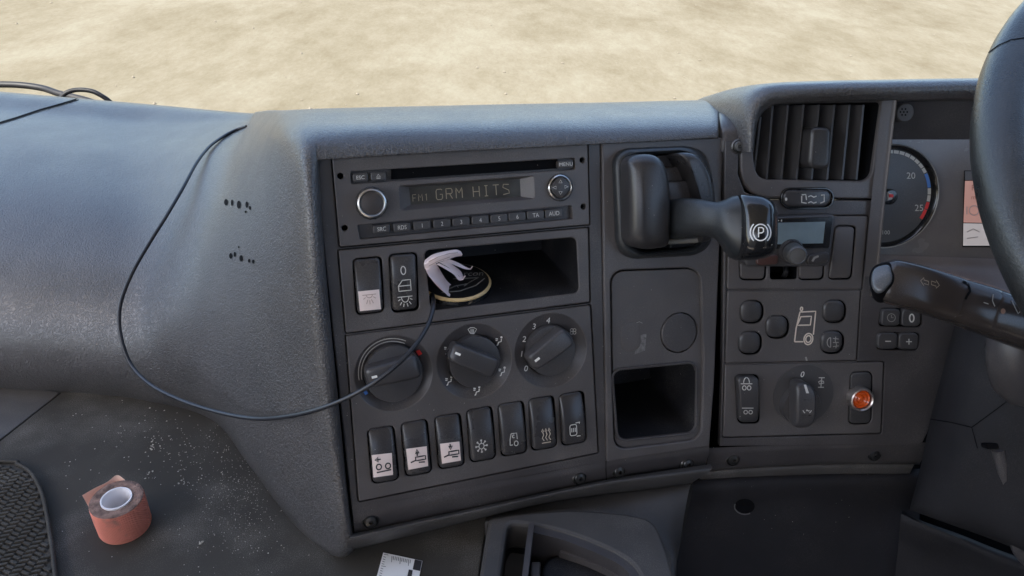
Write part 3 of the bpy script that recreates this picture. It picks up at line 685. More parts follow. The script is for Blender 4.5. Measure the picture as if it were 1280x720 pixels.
# dials
def dial(i, ang, pxw, pxl, label):
    c, R, r = DI[i]; Rm, rm = dm(c, R), dm(c, r)
    d = lathe('heater_dial', FA, c, [(Rm + .0002, -.0004), (Rm * .965, -.0010), (rm * 1.10, -.0032), (rm * 1.03, -.0040), (rm * 1.03, -.014)], FASCIA, cl, 48, smooth=40, label=label)
    lathe('knob_disc', FA, c, [(rm * .99, -.014), (rm * .99, .0022), (rm * .97, .0034), (rm * .9, .0036), (.0001, .0036)], KNOB, d, 44, hp=.002)
    a = rad(ang); dx, dy = math.cos(a), -math.sin(a); nx, ny = -dy, dx; k = pxl
    cc = (c[0] - 1.5, c[1] - 2)
    P = [(cc[0] + dx * s * k + nx * t * pxw, cc[1] + dy * s * k + ny * t * pxw) for s, t in ((-1, -.86), (1, -1), (1, 1), (-1, .86))]
    g = pad('grip', FA, rq(P, 6, 5), .003, .0160, .0032, KNOB, d, hp=.012, nin=6, smooth=50, f=lambda u_, v_: -.0012 * (u_ * u_ + v_ * v_))
    T = bvh(g); m0 = (cc[0] - dx * k * .80 + nx * pxw * .02, cc[1] - dy * k * .80 + ny * pxw * .02)
    strokes('pointer', T, [[m0, (m0[0] + dx * 7, m0[1] + dy * 7)]], 3, BRIGHT, d, lift=.0004)
    return d, T
d1, _ = dial(0, 14, 15, 34, 'temperature dial with red and blue marks')
d2, _ = dial(1, -22, 13.5, 31, 'air direction dial ringed by vent symbols')
d3, _ = dial(2, 38, 12.5, 30, 'fan speed dial numbered 0 to 4')
T = bvh(d1); c = DI[0][0]
fillpoly('red_mark', T, [(520, 438.5), (524.5, 437), (528, 442), (523.5, 444.8)], RED, d1, n=1); fillpoly('blue_mark', T, [(453.2, 489), (456.8, 487), (460.2, 491.8), (456.4, 494)], BLUE, d1, n=1)
strokes('arc_mark', T, [arc(c[0] - 1.5, c[1] - 1, 44, 168, 292, 26), arc(c[0] - 1.5, c[1] - 1, 40.5, 168, 292, 26)], .9, PRINT, d1, lift=.0009)
T = bvh(d2)
man = [[(-.1, .1), (.3, -.2), (.9, -.1)], [(.9, -.1), (.75, .45)], [(-.1, .1), (-.4, -.6)]]
strokes('symbol', T, icon([[(-1, .4), (-.4, .8), (.4, .8), (1, .4), (.45, -.7), (-.45, -.7), (-1, .4)], [(-.3, .4), (-.3, -.9)], [(0, .4), (0, -.9)], [(.3, .4), (.3, -.9)]], (590, 412.5), 5.5, 4.6), .8, BRIGHT, d2, lift=.0009)
for c in ((623.5, 426), (627.5, 464.5), (595.5, 489), (560, 476.5), (558.6, 437)):
    strokes('symbol', T, icon([arc(.62, .85, .16, 0, 360, 6), [(.6, .5), (.55, -.05), (-.05, -.2), (-.25, -.8), (-.5, -.85)], [(-.75, .55), (-.2, .5)], [(-.75, .2), (-.3, .2)]], c, 5.4, 6), 1.3, BRIGHT, d2, lift=.0009)
T = bvh(d3)
for s_, c in (('0', (656.8, 460.5)), ('1', (651.3, 442)), ('2', (654.6, 423.3)), ('3', (667, 407.4)), ('4', (684.8, 399.8))):
    text('numeral', T, s_, c, 7.2, BRIGHT, d3, lean=.15, lift=.0009)
ls = []
for a in (45, 135, 225, 315): ls.append(arc(.5 * math.cos(rad(a)), .5 * math.sin(rad(a)), .42, 0, 360, 10))
strokes('fan_symbol', T, icon(ls, (716.3, 413.7), 4.6, 4.6), .8, PRINT, d3, lift=.0009)
# ================================================================== column with the parking brake
bc = thing('brake_column_panel', 'narrow dark column panel with round plug and open cubby below the brake lever', 'column panel', FA.at(820, 400))
CUB = rq([(765.5, 463), (871.5, 453), (870.5, 541), (772.5, 551.5)], 11)
REC = rq([(763, 338), (876, 334), (879.5, 452), (877, 549), (768, 562.5), (765, 470)], [16, 18, 3, 14, 14, 3], 6)
plug = (849, 416)
plate('faceplate', FA, rq([(752.5, 176), (905, 171.5), (893, 480), (887, 558), (758.5, 578)], 1.5), [rq([(768, 190), (886, 184), (886, 315), (774, 320)], 26), REC], 0, .007, .0012, PANEL, bc)
rp = plate('recess_panel', FA, grow(REC, -1.5), [CUB, circ(FA, plug, .0166, -.003)], -.003, .004, .0006, PANEL, bc)
lathe('round_plug', FA, plug, [(.0158, -.009), (.0158, -.0022), (.0150, -.0016), (.0001, -.0014)], FASCIA, bc, 40, hp=-.002)
rimq = grow(CUB, 2.2)
plate('cubby_rim', FA, rimq, [grow(CUB, -1)], -.0012, .004, .0008, FASCIA, bc)
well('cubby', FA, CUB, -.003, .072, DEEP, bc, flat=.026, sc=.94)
TR = bvh(rp)
strokes('scuff', TR, [[(783, 408), (792, 405), (799, 402), (803, 404)], [(781, 434), (788, 430), (797, 427)]], .6, DIMPRINT, bc)
fillpoly('glue_residue', TR, [(796, 420), (808, 417), (806, 438), (793, 443)], mat('glue residue', (.16, .155, .155), .8, var=.5, varscale=400, dust=.6), bc, n=4)
pad('label_scar', FA, rq([(776, 405), (800, 401), (802, 437), (777, 441)], 10), -.004, -.0026, .0004, PANEL, bc, nin=3)
lip('lower_lip', FA, [(758, 575.5), (800, 570), (850, 562.5), (886.5, 556.5)], [(758, 587), (800, 580), (850, 573), (886, 567)], [(758.5, 600.5), (800, 593), (850, 586), (882, 580)], [(758.5, 601.5), (800, 594), (850, 587), (882, 581)], hs=(-.001, -.002, -.010, -.03), parent=bc)
screw(FA, 773, 589, -.0045, bc); screw(FA, 859, 579.5, -.0045, bc)

bl = thing('parking_brake_lever', 'black parking brake lever with a ringed white P sticking out of the column', 'brake lever', FA.at(825, 260))
# moulded surround standing proud of the face, hollowed inside
SUR = rq([(764, 186), (880, 181.5), (896, 240), (889, 318), (770, 325)], [22, 26, 30, 26, 26], 7)
INN = rq([(784, 196), (868, 190), (885, 244), (880, 308), (790, 316)], [20, 24, 30, 24, 22], 7)
def hring(name, o_, i_, hs, m, parent):
    """rounded raised collar between two outlines with the same number of points"""
    n_ = len(o_); V, Fc = [], []
    for t, h in hs:
        for a, b2 in zip(o_, i_):
            V.append(FA.at(a[0] + (b2[0] - a[0]) * t, a[1] + (b2[1] - a[1]) * t, h))
    for i in range(len(hs) - 1):
        for j in range(n_): Fc.append((i * n_ + j, i * n_ + (j + 1) % n_, (i + 1) * n_ + (j + 1) % n_, (i + 1) * n_ + j))
    return obj(name, V, Fc, m, parent, smooth=60)
hring('surround', SUR, INN, [(-.02, -.003), (0, .002), (.12, .0065), (.32, .0098), (.55, .0105), (.8, .0085), (.98, .002), (1, -.012), (1.02, -.03)], SOFT, bl)
well('surround_back', FA, grow(INN, 1), -.01, .022, VOID, bl)
LC = rq([(786, 199), (800, 192), (825, 193), (836, 215), (838, 250), (839, 309), (806, 313), (787, 306)], [14, 10, 12, 14, 10, 8, 14, 10], 5)
pad('left_cheek', FA, LC, -.03, .032, .008, SATIN, bl, hp=.024, nin=6, smooth=60, f=lambda u_, v_: -.003 * v_ * v_ - .003 * u_ * u_)
RCk = rq([(846, 191), (868, 190), (886, 214), (893, 246), (890, 300), (874, 304), (873, 252), (862, 215)], [5, 14, 12, 10, 10, 4, 14, 10], 5)
pad('right_cheek', FA, RCk, -.03, .024, .006, SATIN, bl, hp=.018, nin=5, smooth=60)
# slot floor with its steps
for i, (y0, y1, h) in enumerate(((193, 208, -.001), (208, 226, .004), (226, 252, .009))):
    pad('slot_step', FA, [(826, y0 + 1), (868 + i * 3, y0), (876, y1), (836, y1 + 1)], -.03, h, .0012, FASCIA, bl, nin=3, hp=.006)
pad('slot_floor', FA, [(836, 250), (880, 250), (880, 308), (838, 311)], -.03, .003, .002, DEEP, bl, hp=.003, nin=2)
pad('slot_lip', FA, rq([(829, 299), (874, 296), (873, 303), (830, 305.5)], 3), -.02, .016, .002, mat('worn slot lip', (.20, .19, .17), .5, var=.3), bl, hp=.012, nin=3)
# lever: arm and grip, then the glossy cap
CX, CY, CZv = [R3 @ Vector(v) for v in ((1, 0, 0), (0, 1, 0), (0, 0, 1))]
def sec(px, py, d, hp_, th, lean=0, dz=0):
    k = d / FPX
    return (PD(px, py, d), (CY * math.cos(lean) + CX * math.sin(lean)) * hp_ * k, (CZv * math.cos(dz) - CX * math.sin(dz)) * th)
LEV = sweep('lever', [sec(826, 276, .585, 22, .012), sec(838, 275, .567, 24, .014, dz=.5), sec(856, 273, .548, 24.5, .015, dz=.45), sec(876, 272.5, .534, 23, .015, dz=.4), sec(893, 275.5, .525, 22.5, .0155, dz=.3), sec(903, 280, .520, 29, .017, dz=.2), sec(912, 283.5, .517, 37, .018, dz=.1), sec(922, 284.5, .514, 39.5, .0185), sec(931, 285, .512, 39.5, .018)], SOFT, bl, ex=2.9, seg=36, n=6)
sweep('lever_cap', [sec(916, 284.5, .513, 33, .012), sec(920, 284.5, .5125, 39.8, .0185), sec(928, 284.8, .511, 40.8, .0205), sec(944, 285, .510, 40, .0205), sec(956, 285.5, .511, 36.5, .0185), sec(963, 286, .513, 31, .0145), sec(966.5, 286, .515, 23, .009), sec(967, 286, .516, 8, .003)], GLOSS, bl, ex=3.0, seg=40, n=6)
capo = [o for o in bl.children if o.name.startswith('lever_cap')][0]
T = bvh(capo); c = (950.5, 290.5)
em = strokes('brake_emblem', T, [arc(c[0], c[1], 9.0, 0, 360, 28, ry=10.2), arc(c[0], c[1], 12.6, -48, 48, 10, ry=13.8), arc(c[0], c[1], 12.6, 132, 228, 10, ry=13.8)] + icon([[(-.7, -1), (-.7, 1), (.3, 1), (.75, .75), (.75, .15), (.3, -.1), (-.7, -.1)]], (951, 290.5), 4.2, 6, (-.05, 0)), 1.5, mat('bright print', (.8, .79, .77), .5), capo, lift=.0003)

# ================================================================== driver-side face
ds = thing('driver_side_fascia', 'charcoal fascia plate right of the brake column carrying the driver controls', 'fascia', FC.at(1000, 400))
VENT = rq([(940, 188), (947, 147), (966, 130), (1102, 127.5), (1088, 226.5), (947, 224)], [30, 20, 14, 5, 13, 12], 6)
VP_ = rq([(926, 172), (938, 140), (960, 124), (1117, 122), (1101, 248.5), (958, 247.5), (936, 241), (925.5, 218)], [2, 14, 12, 1, 1, 8, 12, 12], 6)
MOD1 = rq([(911, 270.5), (1085.5, 270), (1077, 361.5), (909, 361.5)], 2)
MOD2 = rq([(909.5, 364), (1075.5, 363.5), (1070.5, 450.5), (907, 454)], 2)
MOD3 = rq([(906.5, 456.5), (1104.7, 452.5), (1101, 541.5), (904, 546.5)], 2)
KEYS = [((1114, 397), 23, 21), ((1139.5, 397.5), 23.5, 21.5), ((1110, 426.5), 25, 20), ((1136, 427), 24.5, 20.5)]
K1 = rq([(1101, 385), (1152, 386), (1153, 409), (1098, 408)], 5); K2 = rq([(1097.5, 415), (1150, 416), (1147, 438.5), (1095.5, 437)], 5)
HZ = rq([(977, 247.5), (982, 236.5), (1037, 236), (1043, 247), (1037, 259.5), (982, 260)], 9)
plate('fascia_plate', FC, [(906, 176), (924, 176), (922.5, 218), (931, 240), (952, 249.5), (1101.5, 250.5), (1091, 345), (1125, 352), (1215, 378), (1200, 420), (1180, 480), (1160, 540), (1152, 556), (900, 558), (903, 470)],
      [grow(MOD1, 1.1), grow(MOD2, 1.1), grow(MOD3, 1.1), K1, K2] , -.001, .007, .0009, FASCIA, ds)
plate('backing', FC, [(895, 180), (934, 180), (960, 255), (1085, 255), (1070, 345), (1240, 380), (1180, 600), (880, 600)], [], -.075, .004, .0005, VOID, ds)
for q in (K1, K2): well('key_well', FC, q, -.002, .006, VOID, ds)
for (c, w_, h_), s_ in zip(KEYS, ('c', '0', '−', '+')):
    k = key('trip_key', FC, c, w_, h_, (0.0, -.05), KEY, ds, h1=.0022, r=.0012, rp=5, h0=-.005)
    T = bvh(k)
    if s_ == 'c': strokes('symbol', T, [arc(c[0], c[1], 5, 0, 360, 16), [(c[0], c[1] - 3.4), (c[0], c[1]), (c[0] + 2.6, c[1])]], .8, DIMPRINT, k)
    elif s_ == '0': strokes('symbol', T, icon([arc(0, 0, 1, 0, 360, 16)], c, 2.7, 4.8), 1.7, PRINT, k)
    else:
        L = [[(c[0] - 3.6, c[1]), (c[0] + 3.6, c[1])]]
        if s_ == '+': L.append([(c[0], c[1] - 3.6), (c[0], c[1] + 3.6)])
        strokes('symbol', T, L, 1.2, PRINT, k)
lip('lower_lip', FC, [(886, 560), (950, 557.5), (1050, 555), (1165, 553)], [(885, 571), (950, 567), (1050, 563), (1160, 560)], [(882, 588), (950, 583.5), (1050, 579.5), (1150, 579)], [(882, 589), (950, 584.5), (1050, 580.5), (1150, 580)], hs=(-.002, -.003, -.011, -.03), parent=ds)
screw(FC, 916, 574, -.0048, ds); screw(FC, 1093, 568, -.006, ds, m=DEEP)
loft('lower_band', [[FC.at(x, y, h) for x, y in r] for r, h in (
    ([(880, 586), (950, 581.5), (1050, 577.5), (1145, 577)], -.016), ([(879, 591), (950, 586), (1050, 582), (1142, 582)], -.0085), ([(872, 602), (950, 599.5), (1050, 597), (1135, 597)], -.014), ([(872, 604), (950, 601), (1050, 598.5), (1135, 598.5)], -.03))], GRAIN2, ds, nu=6, nv=4)

# air vent with its panel
av = thing('air_vent_panel', 'air vent with upright louvres under the instrument hood', 'air vent', FC.at(1020, 180))
HZo = grow(HZ, 1.6)
plate('vent_frame', FC, VP_, [VENT], 0, .008, .0015, PANEL, av)
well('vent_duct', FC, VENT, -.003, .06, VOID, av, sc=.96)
LOUV = mat('louvre black', (.050, .047, .048), .34)
tops = (966, 985, 1004.5, 1023.7, 1043, 1062, 1079.6, 951); bots = (958.5, 976.7, 995.5, 1014.6, 1034, 1053, 1070.6, 943)
for a, b2 in zip(tops, bots):
    y0, y1 = (131, 224.5) if a > 955 else (146, 214)
    A, B = FC.at(a, y0, -.0045), FC.at(b2, y1, -.0045); t_ = FC.U * .00075; ins = FC.N * -.026 - FC.U * .010
    V = [A - t_, A + t_, A + t_ + ins, A - t_ + ins, B - t_, B + t_, B + t_ + ins, B - t_ + ins]
    obj('louvre', V, [(0, 1, 5, 4), (1, 2, 6, 5), (2, 3, 7, 6), (3, 0, 4, 7), (0, 3, 2, 1), (4, 5, 6, 7)], LOUV, av)
pad('thumb_tab', FC, rq([(1012, 163), (1018, 158.5), (1037, 160), (1036, 207), (1030, 211.5), (1008, 210)], [7, 5, 6, 6, 5, 8], 5), -.012, .009, .003, SATIN, av, hp=.006, nin=4, smooth=60)
screw(FC, 923, 183, .0, av, m=mat('bright screw', (.14, .135, .13), .4, .7), k=.92)

# seat heater style switch on the seam
hs_ = thing('seat_heat_switch', 'small oblong black switch with seat symbols right below the air vent', 'switch', FC.at(1010, 248))
hring_o = HZo
plate('bezel', FC, grow(HZ, 2.0), [grow(HZ, -.8)], .0022, .006, .0012, GLOSS, hs_)
hb = pad('rocker', FC, grow(HZ, -1.2), -.004, .0034, .0018, BLACK, hs_, nin=5, f=lambda a, b2: -.0012 * a * a)
T = bvh(hb)
strokes('symbol', T, [[(1002, 245), (1002, 253), (1008, 254)], [(1002, 243.5), (1007, 243), (1008, 250)], [(1026, 244), (1030, 243.5), (1030, 252), (1025, 254)], [(1010, 246), (1013.5, 244.5), (1017, 246.5), (1020.5, 245)], [(1010, 253.5), (1013.5, 252), (1017, 254), (1020.5, 252.5)]], 1.3, PRINT, hs_)
disc('indicator_dot', T, (982.5, 249), 1.5, 2, PRINT, hs_)

# blank-switch module with the heater timer hung on it
bm_ = thing('blank_switch_panel', 'switch carrier with blanking plates partly hidden behind the heater timer', 'switch panel', FC.at(1000, 315))
BLK = [[(925, 300), (957, 300), (956, 349), (926, 349)], [(1000, 300), (1030, 300), (1028.5, 348.5), (999.5, 349)], [(1045, 283.5), (1069, 283.5), (1063.5, 348), (1036.5, 348.5)]]
OPN = [(963, 300), (997, 300), (996.5, 349), (963, 349.5)]
plate('faceplate', FC, MOD1, [rq(grow(q, 2.2), 6) for q in BLK] + [rq(OPN, 3)], 0, .007, .0009, PANEL, bm_)
for q in BLK:
    well('switch_well', FC, rq(grow(q, 2.2), 6), -.001, .006, VOID, bm_); pad('blanking_plate', FC, rq(q, 5), -.006, .0012, .0012, PANEL, bm_, nin=4, f=lambda a, b2: -.0006 * b2 * b2)
well('open_slot', FC, rq(OPN, 3), -.001, .03, VOID, bm_)
tube('wire_bundle', [FC.at(982, 330, -.012), FC.at(982.5, 340, -.004), FC.at(979, 347, -.012)], .0022, DEEP, bm_, n=6)
ht = thing('heater_timer', 'small black heater timer with blue grey display and round knob behind the brake grip', 'timer', FC.at(1000, 300))
TM = rq([(930, 272.5), (1043.5, 267.5), (1042, 285), (1036, 330), (1028, 333), (930, 333)], [4, 5, 3, 5, 4, 5])
tb = pad('case', FC, TM, -.001, .012, .002, KEY, ht, hp=.010, nin=4, smooth=40)
F2 = Frame(FC.pt(0, 0, .0124), FC.U, FC.N)
sc_ = plate('screen_glass', F2, rq([(934, 274.5), (1041, 271), (1036.5, 310), (932, 312)], 2), [], .0004, .001, .0002, GLOSS, ht)
LCDB = mat('blue grey lcd', (.20, .26, .29), .15, var=.12, varscale=80)
T = bvh(sc_); lcd = fillpoly('display', T, [(940, 279), (1031.5, 277), (1028.5, 304), (938, 306)], LCDB, ht, n=2)
strokes('status_marks', T, [[(972, 275.6), (973.5, 275.6)], [(976.5, 274.5), (976.5, 277)]], 1.4, PRINT, ht, lift=.0005)
F3 = Frame(FC.pt(0, 0, .012), (FC.U + FC.N * .10), (FC.N - FC.V * .25 + FC.U * .35))
lathe('knob', FC, (988, 314), [(.0098, .010), (.0098, .014), (.0088, .016)], BLACK, ht, 32, hp=.012)
kn = [PD(990, 315, .578), PD(998, 320.5, .557)]
ax = (kn[1] - kn[0]).normalized(); FK = Frame(kn[0], CX, ax); L_ = (kn[1] - kn[0]).length
lathe('knob_top', FK, to_px(kn[0]), [(.0080, -.006), (.0078, L_ * .7), (.0074, L_ * .85), (.0060, L_ * .92), (.0056, L_ * .90), (.0001, L_ * .92)], mat('grey knob', (.085, .082, .08), .4, var=.1), ht, 28)
pad('button', FC, rq([(1009, 319), (1036, 314.5), (1034, 328), (1008, 330.5)], 4), .008, .0145, .001, BLACK, ht, hp=.013, nin=3)
bt = pad('button', FC, rq([(945, 322), (972, 318), (972, 330), (945, 332)], 4), .008, .0145, .001, mat('reddish button', (.07, .035, .03), .35), ht, hp=.013, nin=3)  # the red is a reflection put into the button colour
T = bvh(tb, *[o for o in ht.children if o.name.startswith('button')]); strokes('worn_mark', T, [[(1015, 326.5), (1018, 322), (1023, 320)]], 2.6, DIMPRINT, ht, lift=.0004)

# round-button panel
rb = thing('round_button_panel', 'square panel of five rounded buttons around a printed truck outline', 'button panel', FC.at(990, 410))
BC = [(940, 390), (972, 409), (938, 429), (1043.5, 389.5), (1041, 428)]
BP = [rq(box_px(FC, c, 27, 27, (0, -.04)), 10, 5) for c in BC]
bf = plate('faceplate', FC, MOD2, [grow(p, 1.1) for p in BP], 0, .007, .0009, PANEL, rb)
for p, c in zip(BP, BC):
    well('button_well', FC, grow(p, 1.1), -.001, .006, VOID, rb); k = pad('round_button', FC, p, -.006, .0034, .0018, KEY, rb, nin=4, smooth=60, f=lambda a, b2: -.0012 * (a * a + b2 * b2))
T = bvh(k); strokes('symbol', T, icon([[(-.35, .7), (-.35, -.7)], arc(-.35, 0, .55, 90, 270, 10, ry=.7), [(0, .6), (.9, .5)], [(0, 0), (.9, 0)], [(0, -.6), (.9, -.5)], [(.45, .85), (.35, .3), (.55, -.3), (.45, -.85)]], BC[4], 8, 8.5), 1, DIMPRINT, k)
T = bvh(bf); c = (1006.5, 408.5)
strokes('truck_outline', T, icon([[(-1, -.95), (-.95, -.1), (-.68, .95), (.95, 1), (.9, -.5)], [(-1, -.95), (-.1, -.95)], arc(.42, -.78, .46, 0, 360, 16, ry=.36), arc(.42, -.78, .28, 0, 360, 12, ry=.22), [(-.85, .1), (-.55, .65), (.55, .68), (.5, .12), (-.85, .1)], arc(-.55, 1.15, .12, 0, 360, 8, ry=.12)], c, 12, 19.5, (0, -.08)), 1.6, mat('cream print', (.70, .60, .50), .6), rb)
strokes('paint_chip', T, [[(1007, 446), (1008.5, 451)]], 2.2, DIMPRINT, rb)

# axle panel
ax_ = thing('axle_control_panel', 'lower panel with a two-way rocker, a rotary knob and an orange lamp', 'control panel', FC.at(1000, 500))
q3 = [(920.5, 470), (946.5, 470), (948, 528), (924, 528)]
SLP = rq([(1064, 466), (1090, 465.5), (1088.5, 529), (1061.5, 530)], 6)
af = plate('faceplate', FC, MOD3, [rhole(q3), grow(SLP, 1.2)], 0, .007, .0009, PANEL, ax_)
well('switch_well', FC, rhole(q3), -.001, .014, VOID, ax_); r3 = rocker(FC, q3, ax_, tilt=-.7, m=KEY, hgt=.0075)
T = bvh(r3)
strokes('symbol', T, icon([[(-1, .45), (1, .45)], arc(-.38, -.15, .32, 0, 360, 10), arc(.45, -.15, .32, 0, 360, 10), arc(0, .6, .5, 0, 180, 10, ry=.75)], (933, 483.5), 7.2, 8.5), 1, PRINT, r3)
strokes('symbol', T, icon([[(-1, .7), (1, .7)], arc(-.35, 0, .32, 0, 360, 10), arc(.5, 0, .32, 0, 360, 10)], (934.5, 515), 7.2, 7.2), 1, PRINT, r3)
well('lamp_well', FC, grow(SLP, 1.2), -.001, .006, VOID, ax_); pad('lamp_plate', FC, SLP, -.006, .0006, .001, KEY, ax_, nin=4)
lm = lathe('warning_lamp', FC, (1076.5, 499), [(.0104, -.002), (.0104, .004), (.0100, .0074), (.0090, .0080), (.0082, .0072), (.0081, .0040)], mat('lamp collar', (.55, .50, .47), .28, .85), ax_, 36, hp=.005, cap=False)
am = bpy.data.materials.new('amber lens'); am.use_nodes = True; pb = am.node_tree.nodes['Principled BSDF']
pb.inputs['Base Color'].default_value = (.62, .085, .012, 1); pb.inputs['Roughness'].default_value = .12; pb.inputs['Coat Weight'].default_value = .5
pb.inputs['Emission Color'].default_value = (1, .16, .02, 1); pb.inputs['Emission Strength'].default_value = .0
le = lathe('lens', FC, (1076.5, 499), [(.0082, .0035), (.0081, .0056), (.0074, .0064), (.0060, .0056), (.0046, .0066), (.0030, .0058), (.0016, .0068), (.0001, .0068)], am, lm, 36, hp=.006, smooth=25)
# rotary knob
rc = (1000.5, 506)
fillr = lathe('dial_ring', FC, (1004, 493), [(.0262, -.0005), (.0260, .0006), (.0001, .0006)], mat('dial backing', (.066, .062, .063), .42), ax_, 48)
kd = lathe('rotary_knob', FC, rc, [(.0166, .0), (.0164, .006), (.0156, .0075), (.0001, .0078)], KNOB, ax_, 44, hp=.004)
gp = pad('grip', FC, rq([(994, 478), (1008, 477.5), (1018, 486), (1017.5, 527), (1009, 534), (992, 535), (992, 500)], [6, 8, 7, 8, 8, 6, 10], 5), .006, .0215, .003, KNOB, kd, hp=.016, nin=5, smooth=60, f=lambda a, b2: -.003 * b2 * b2)
T = bvh(gp); fillpoly('pointer', T, [(1004.5, 481), (1007.5, 481), (1011, 491.5), (1007.6, 491.5)], PRINT, kd, n=2)
kk = pad('grip_button', FC, rq([(1002.5, 499), (1016, 498.5), (1015.5, 520), (1001.5, 521)], 2), .016, .0212, .0006, BLACK, kd, hp=.021, nin=3)
strokes('symbol', bvh(kk), icon([arc(0, 0, .95, 120, 240, 8), arc(0, 0, .95, -60, 60, 8), [(-.35, .4), (.1, .4)], [(-.12, .4), (-.12, -.4)], arc(.35, 0, .38, 60, 300, 8)], (1008.8, 511.5), 5.6, 5.6), 1.0, PRINT, kd)
T = bvh(fillr, af); text('numeral', T, '0', (1003, 467.8), 7, BRIGHT, ax_, lean=.25)
strokes('axle_symbol', T, icon([[(-.7, 1), (.9, 1)], [(-.9, -1), (.7, -1)], [(.12, 1), (-.12, -1)], [(-.75, .15), (-.2, .35), (.6, .25), (.7, -.1), (-.5, -.3), (-.75, .15)]], (1026.5, 478), 4.6, 6), 1.2, PRINT, ax_)

# ================================================================== instrument hood and cluster
ho = thing('instrument_hood', 'grained hood rim curving over the vent and instruments', 'hood', FC.at(1080, 110))
def hoodsec(px, py, nx, ny, wpx):
    c = FC.at(px, py); o_ = (FC.at(px + nx * 10, py + ny * 10) - c).normalized(); wm = wpx * .00064
    return [c + o_ * a * wm + FC.N * h for a, h in ((-1, -.03), (-1, .001), (-.7, .0075), (-.2, .0105), (.35, .009), (.85, .001), (1.1, -.02), (1.15, -.07), (.8, -.14))]
hp_ = [(932, 190, -1, 0, 7), (932.5, 172, -1, -.05, 8.5), (934, 150, -1, -.25, 11), (941, 131, -.75, -.65, 12.5), (955, 120.5, -.35, -1, 13), (980, 116.5, -.08, -1, 13), (1040, 114, -.03, -1, 13), (1120, 112.5, -.02, -1, 13), (1200, 111, -.02, -1, 13), (1300, 110, 0, -1, 13), (1420, 110, 0, -1, 13)]
HR = [hoodsec(*h) for h in hp_]
loft('hood_rim', [[HR[j][i] for j in range(len(HR))] for i in range(9)], GRAIN, ho, nu=7, nv=4)
ic = thing('instrument_cluster', 'instrument cluster with a rev counter and message display behind the wheel', 'instrument cluster', FC.at(1180, 250))
FI = Frame(FC.pt(0, 0, -.034), FC.U, FC.N)
CLF = mat('cluster reflection tint', (.17, .155, .153), .24, var=.1, dust=.2)  # veiling reflection lightened into the base colour
cf = plate('cluster_face', FI, [(1085, 172), (1500, 172), (1500, 420), (1060, 420)], [], 0, .003, .0003, CLF, ic)
loft('cluster_shade', [[FI.at(x, y, h) for x, y in r] for r, h in (([(1090, 176), (1250, 176), (1500, 176)], .0), ([(1095, 172), (1250, 172), (1500, 172)], .001), ([(1100, 110), (1250, 106), (1500, 104)], .028))], FASCIA, ic, nu=2, nv=3)
# side cheek between vent panel and the cluster
A1 = [FC.at(1116, 122, .001), FC.at(1104, 225, .001), FC.at(1092, 345, .001)]
loft('side_cheek', [[p - FC.U * .009 + FC.N * .0015 for p in A1], [p + FC.U * .0006 + FC.N * .0022 for p in A1], [p + FC.U * .001 for p in A1], [p + FC.U * .0012 - FC.N * .045 for p in A1]], PANEL, ic, nu=4, nv=3)
gc = (1107.5, 245.5); GR = .0425
gb = lathe('gauge_bezel', FI, gc, [(GR + .0012, .0), (GR + .001, .0045), (GR - .0004, .0052), (GR - .0012, .0045), (GR - .0036, .0008)], GLOSS, ic, 72, cap=False)
lathe('gauge_edge', FI, gc, [(GR + .0013, .004), (GR + .0008, .0056), (GR + .0001, .0052)], mat('edge metal', (.35, .34, .33), .35, .6), gb, 72, cap=False)
gf = lathe('gauge_face', FI, gc, [(GR - .003, .0012), (.0001, .0012)], mat('gauge reflection tint', (.075, .071, .071), .35, dust=.15, var=.08), ic, 64)  # face colour raised to include the veiling reflection
T = bvh(gf); k_ = 1 / mpp(FI, *gc)
def gp_(a, r): u_, v_ = FI.uv(*gc); return to_px(FI.pt(u_ + r * math.cos(rad(a)), v_ + r * math.sin(rad(a)), .0012))
def band(a0, a1, m, nm):
    L = [gp_(a0 + (a1 - a0) * i / 8, GR - .0052) for i in range(9)]; strokes(nm, T, [L], 4, m, gf)
for i in range(9):
    a0 = 96 - i * 8; band(a0 - .6, a0 - 7.4, PRINT, 'scale_mark') if not (a0 <= 32) else None
band(31, 12, BLUE, 'blue_band'); band(11, 3, PRINT, 'scale_mark'); band(2, -6, PRINT, 'scale_mark'); band(-7, -16, RED, 'red_band'); band(-17, -30, RED, 'red_band')
text('numeral', T, '20', (1138.5, 219.5), 8, PRINT, gf); text('numeral', T, '25', (1148.5, 259.8), 8, PRINT, gf); text('lettering', T, 'x 100', (1104, 290.5), 5, PRINT, gf)
lathe('pointer_hub', FI, gc, [(.0066, .0006), (.0066, .006), (.0056, .0075), (.0001, .0078)], GLOSS, ic, 28)
pts_ = [(1108, 241), (1116, 243.5), (1116, 247), (1108, 250)]
pad('pointer_tail', FI, [(1109, 240), (1115, 242), (1115, 249), (1109, 251)], .006, .009, .0006, mat('pointer', (.45, .42, .40), .4), ic, hp=.008, nin=2)
pad('pointer_red', FI, [(1111, 242.5), (1116.5, 243), (1116.5, 246.5), (1111, 247)], .008, .0097, .0004, RED, ic, hp=.009, nin=2)
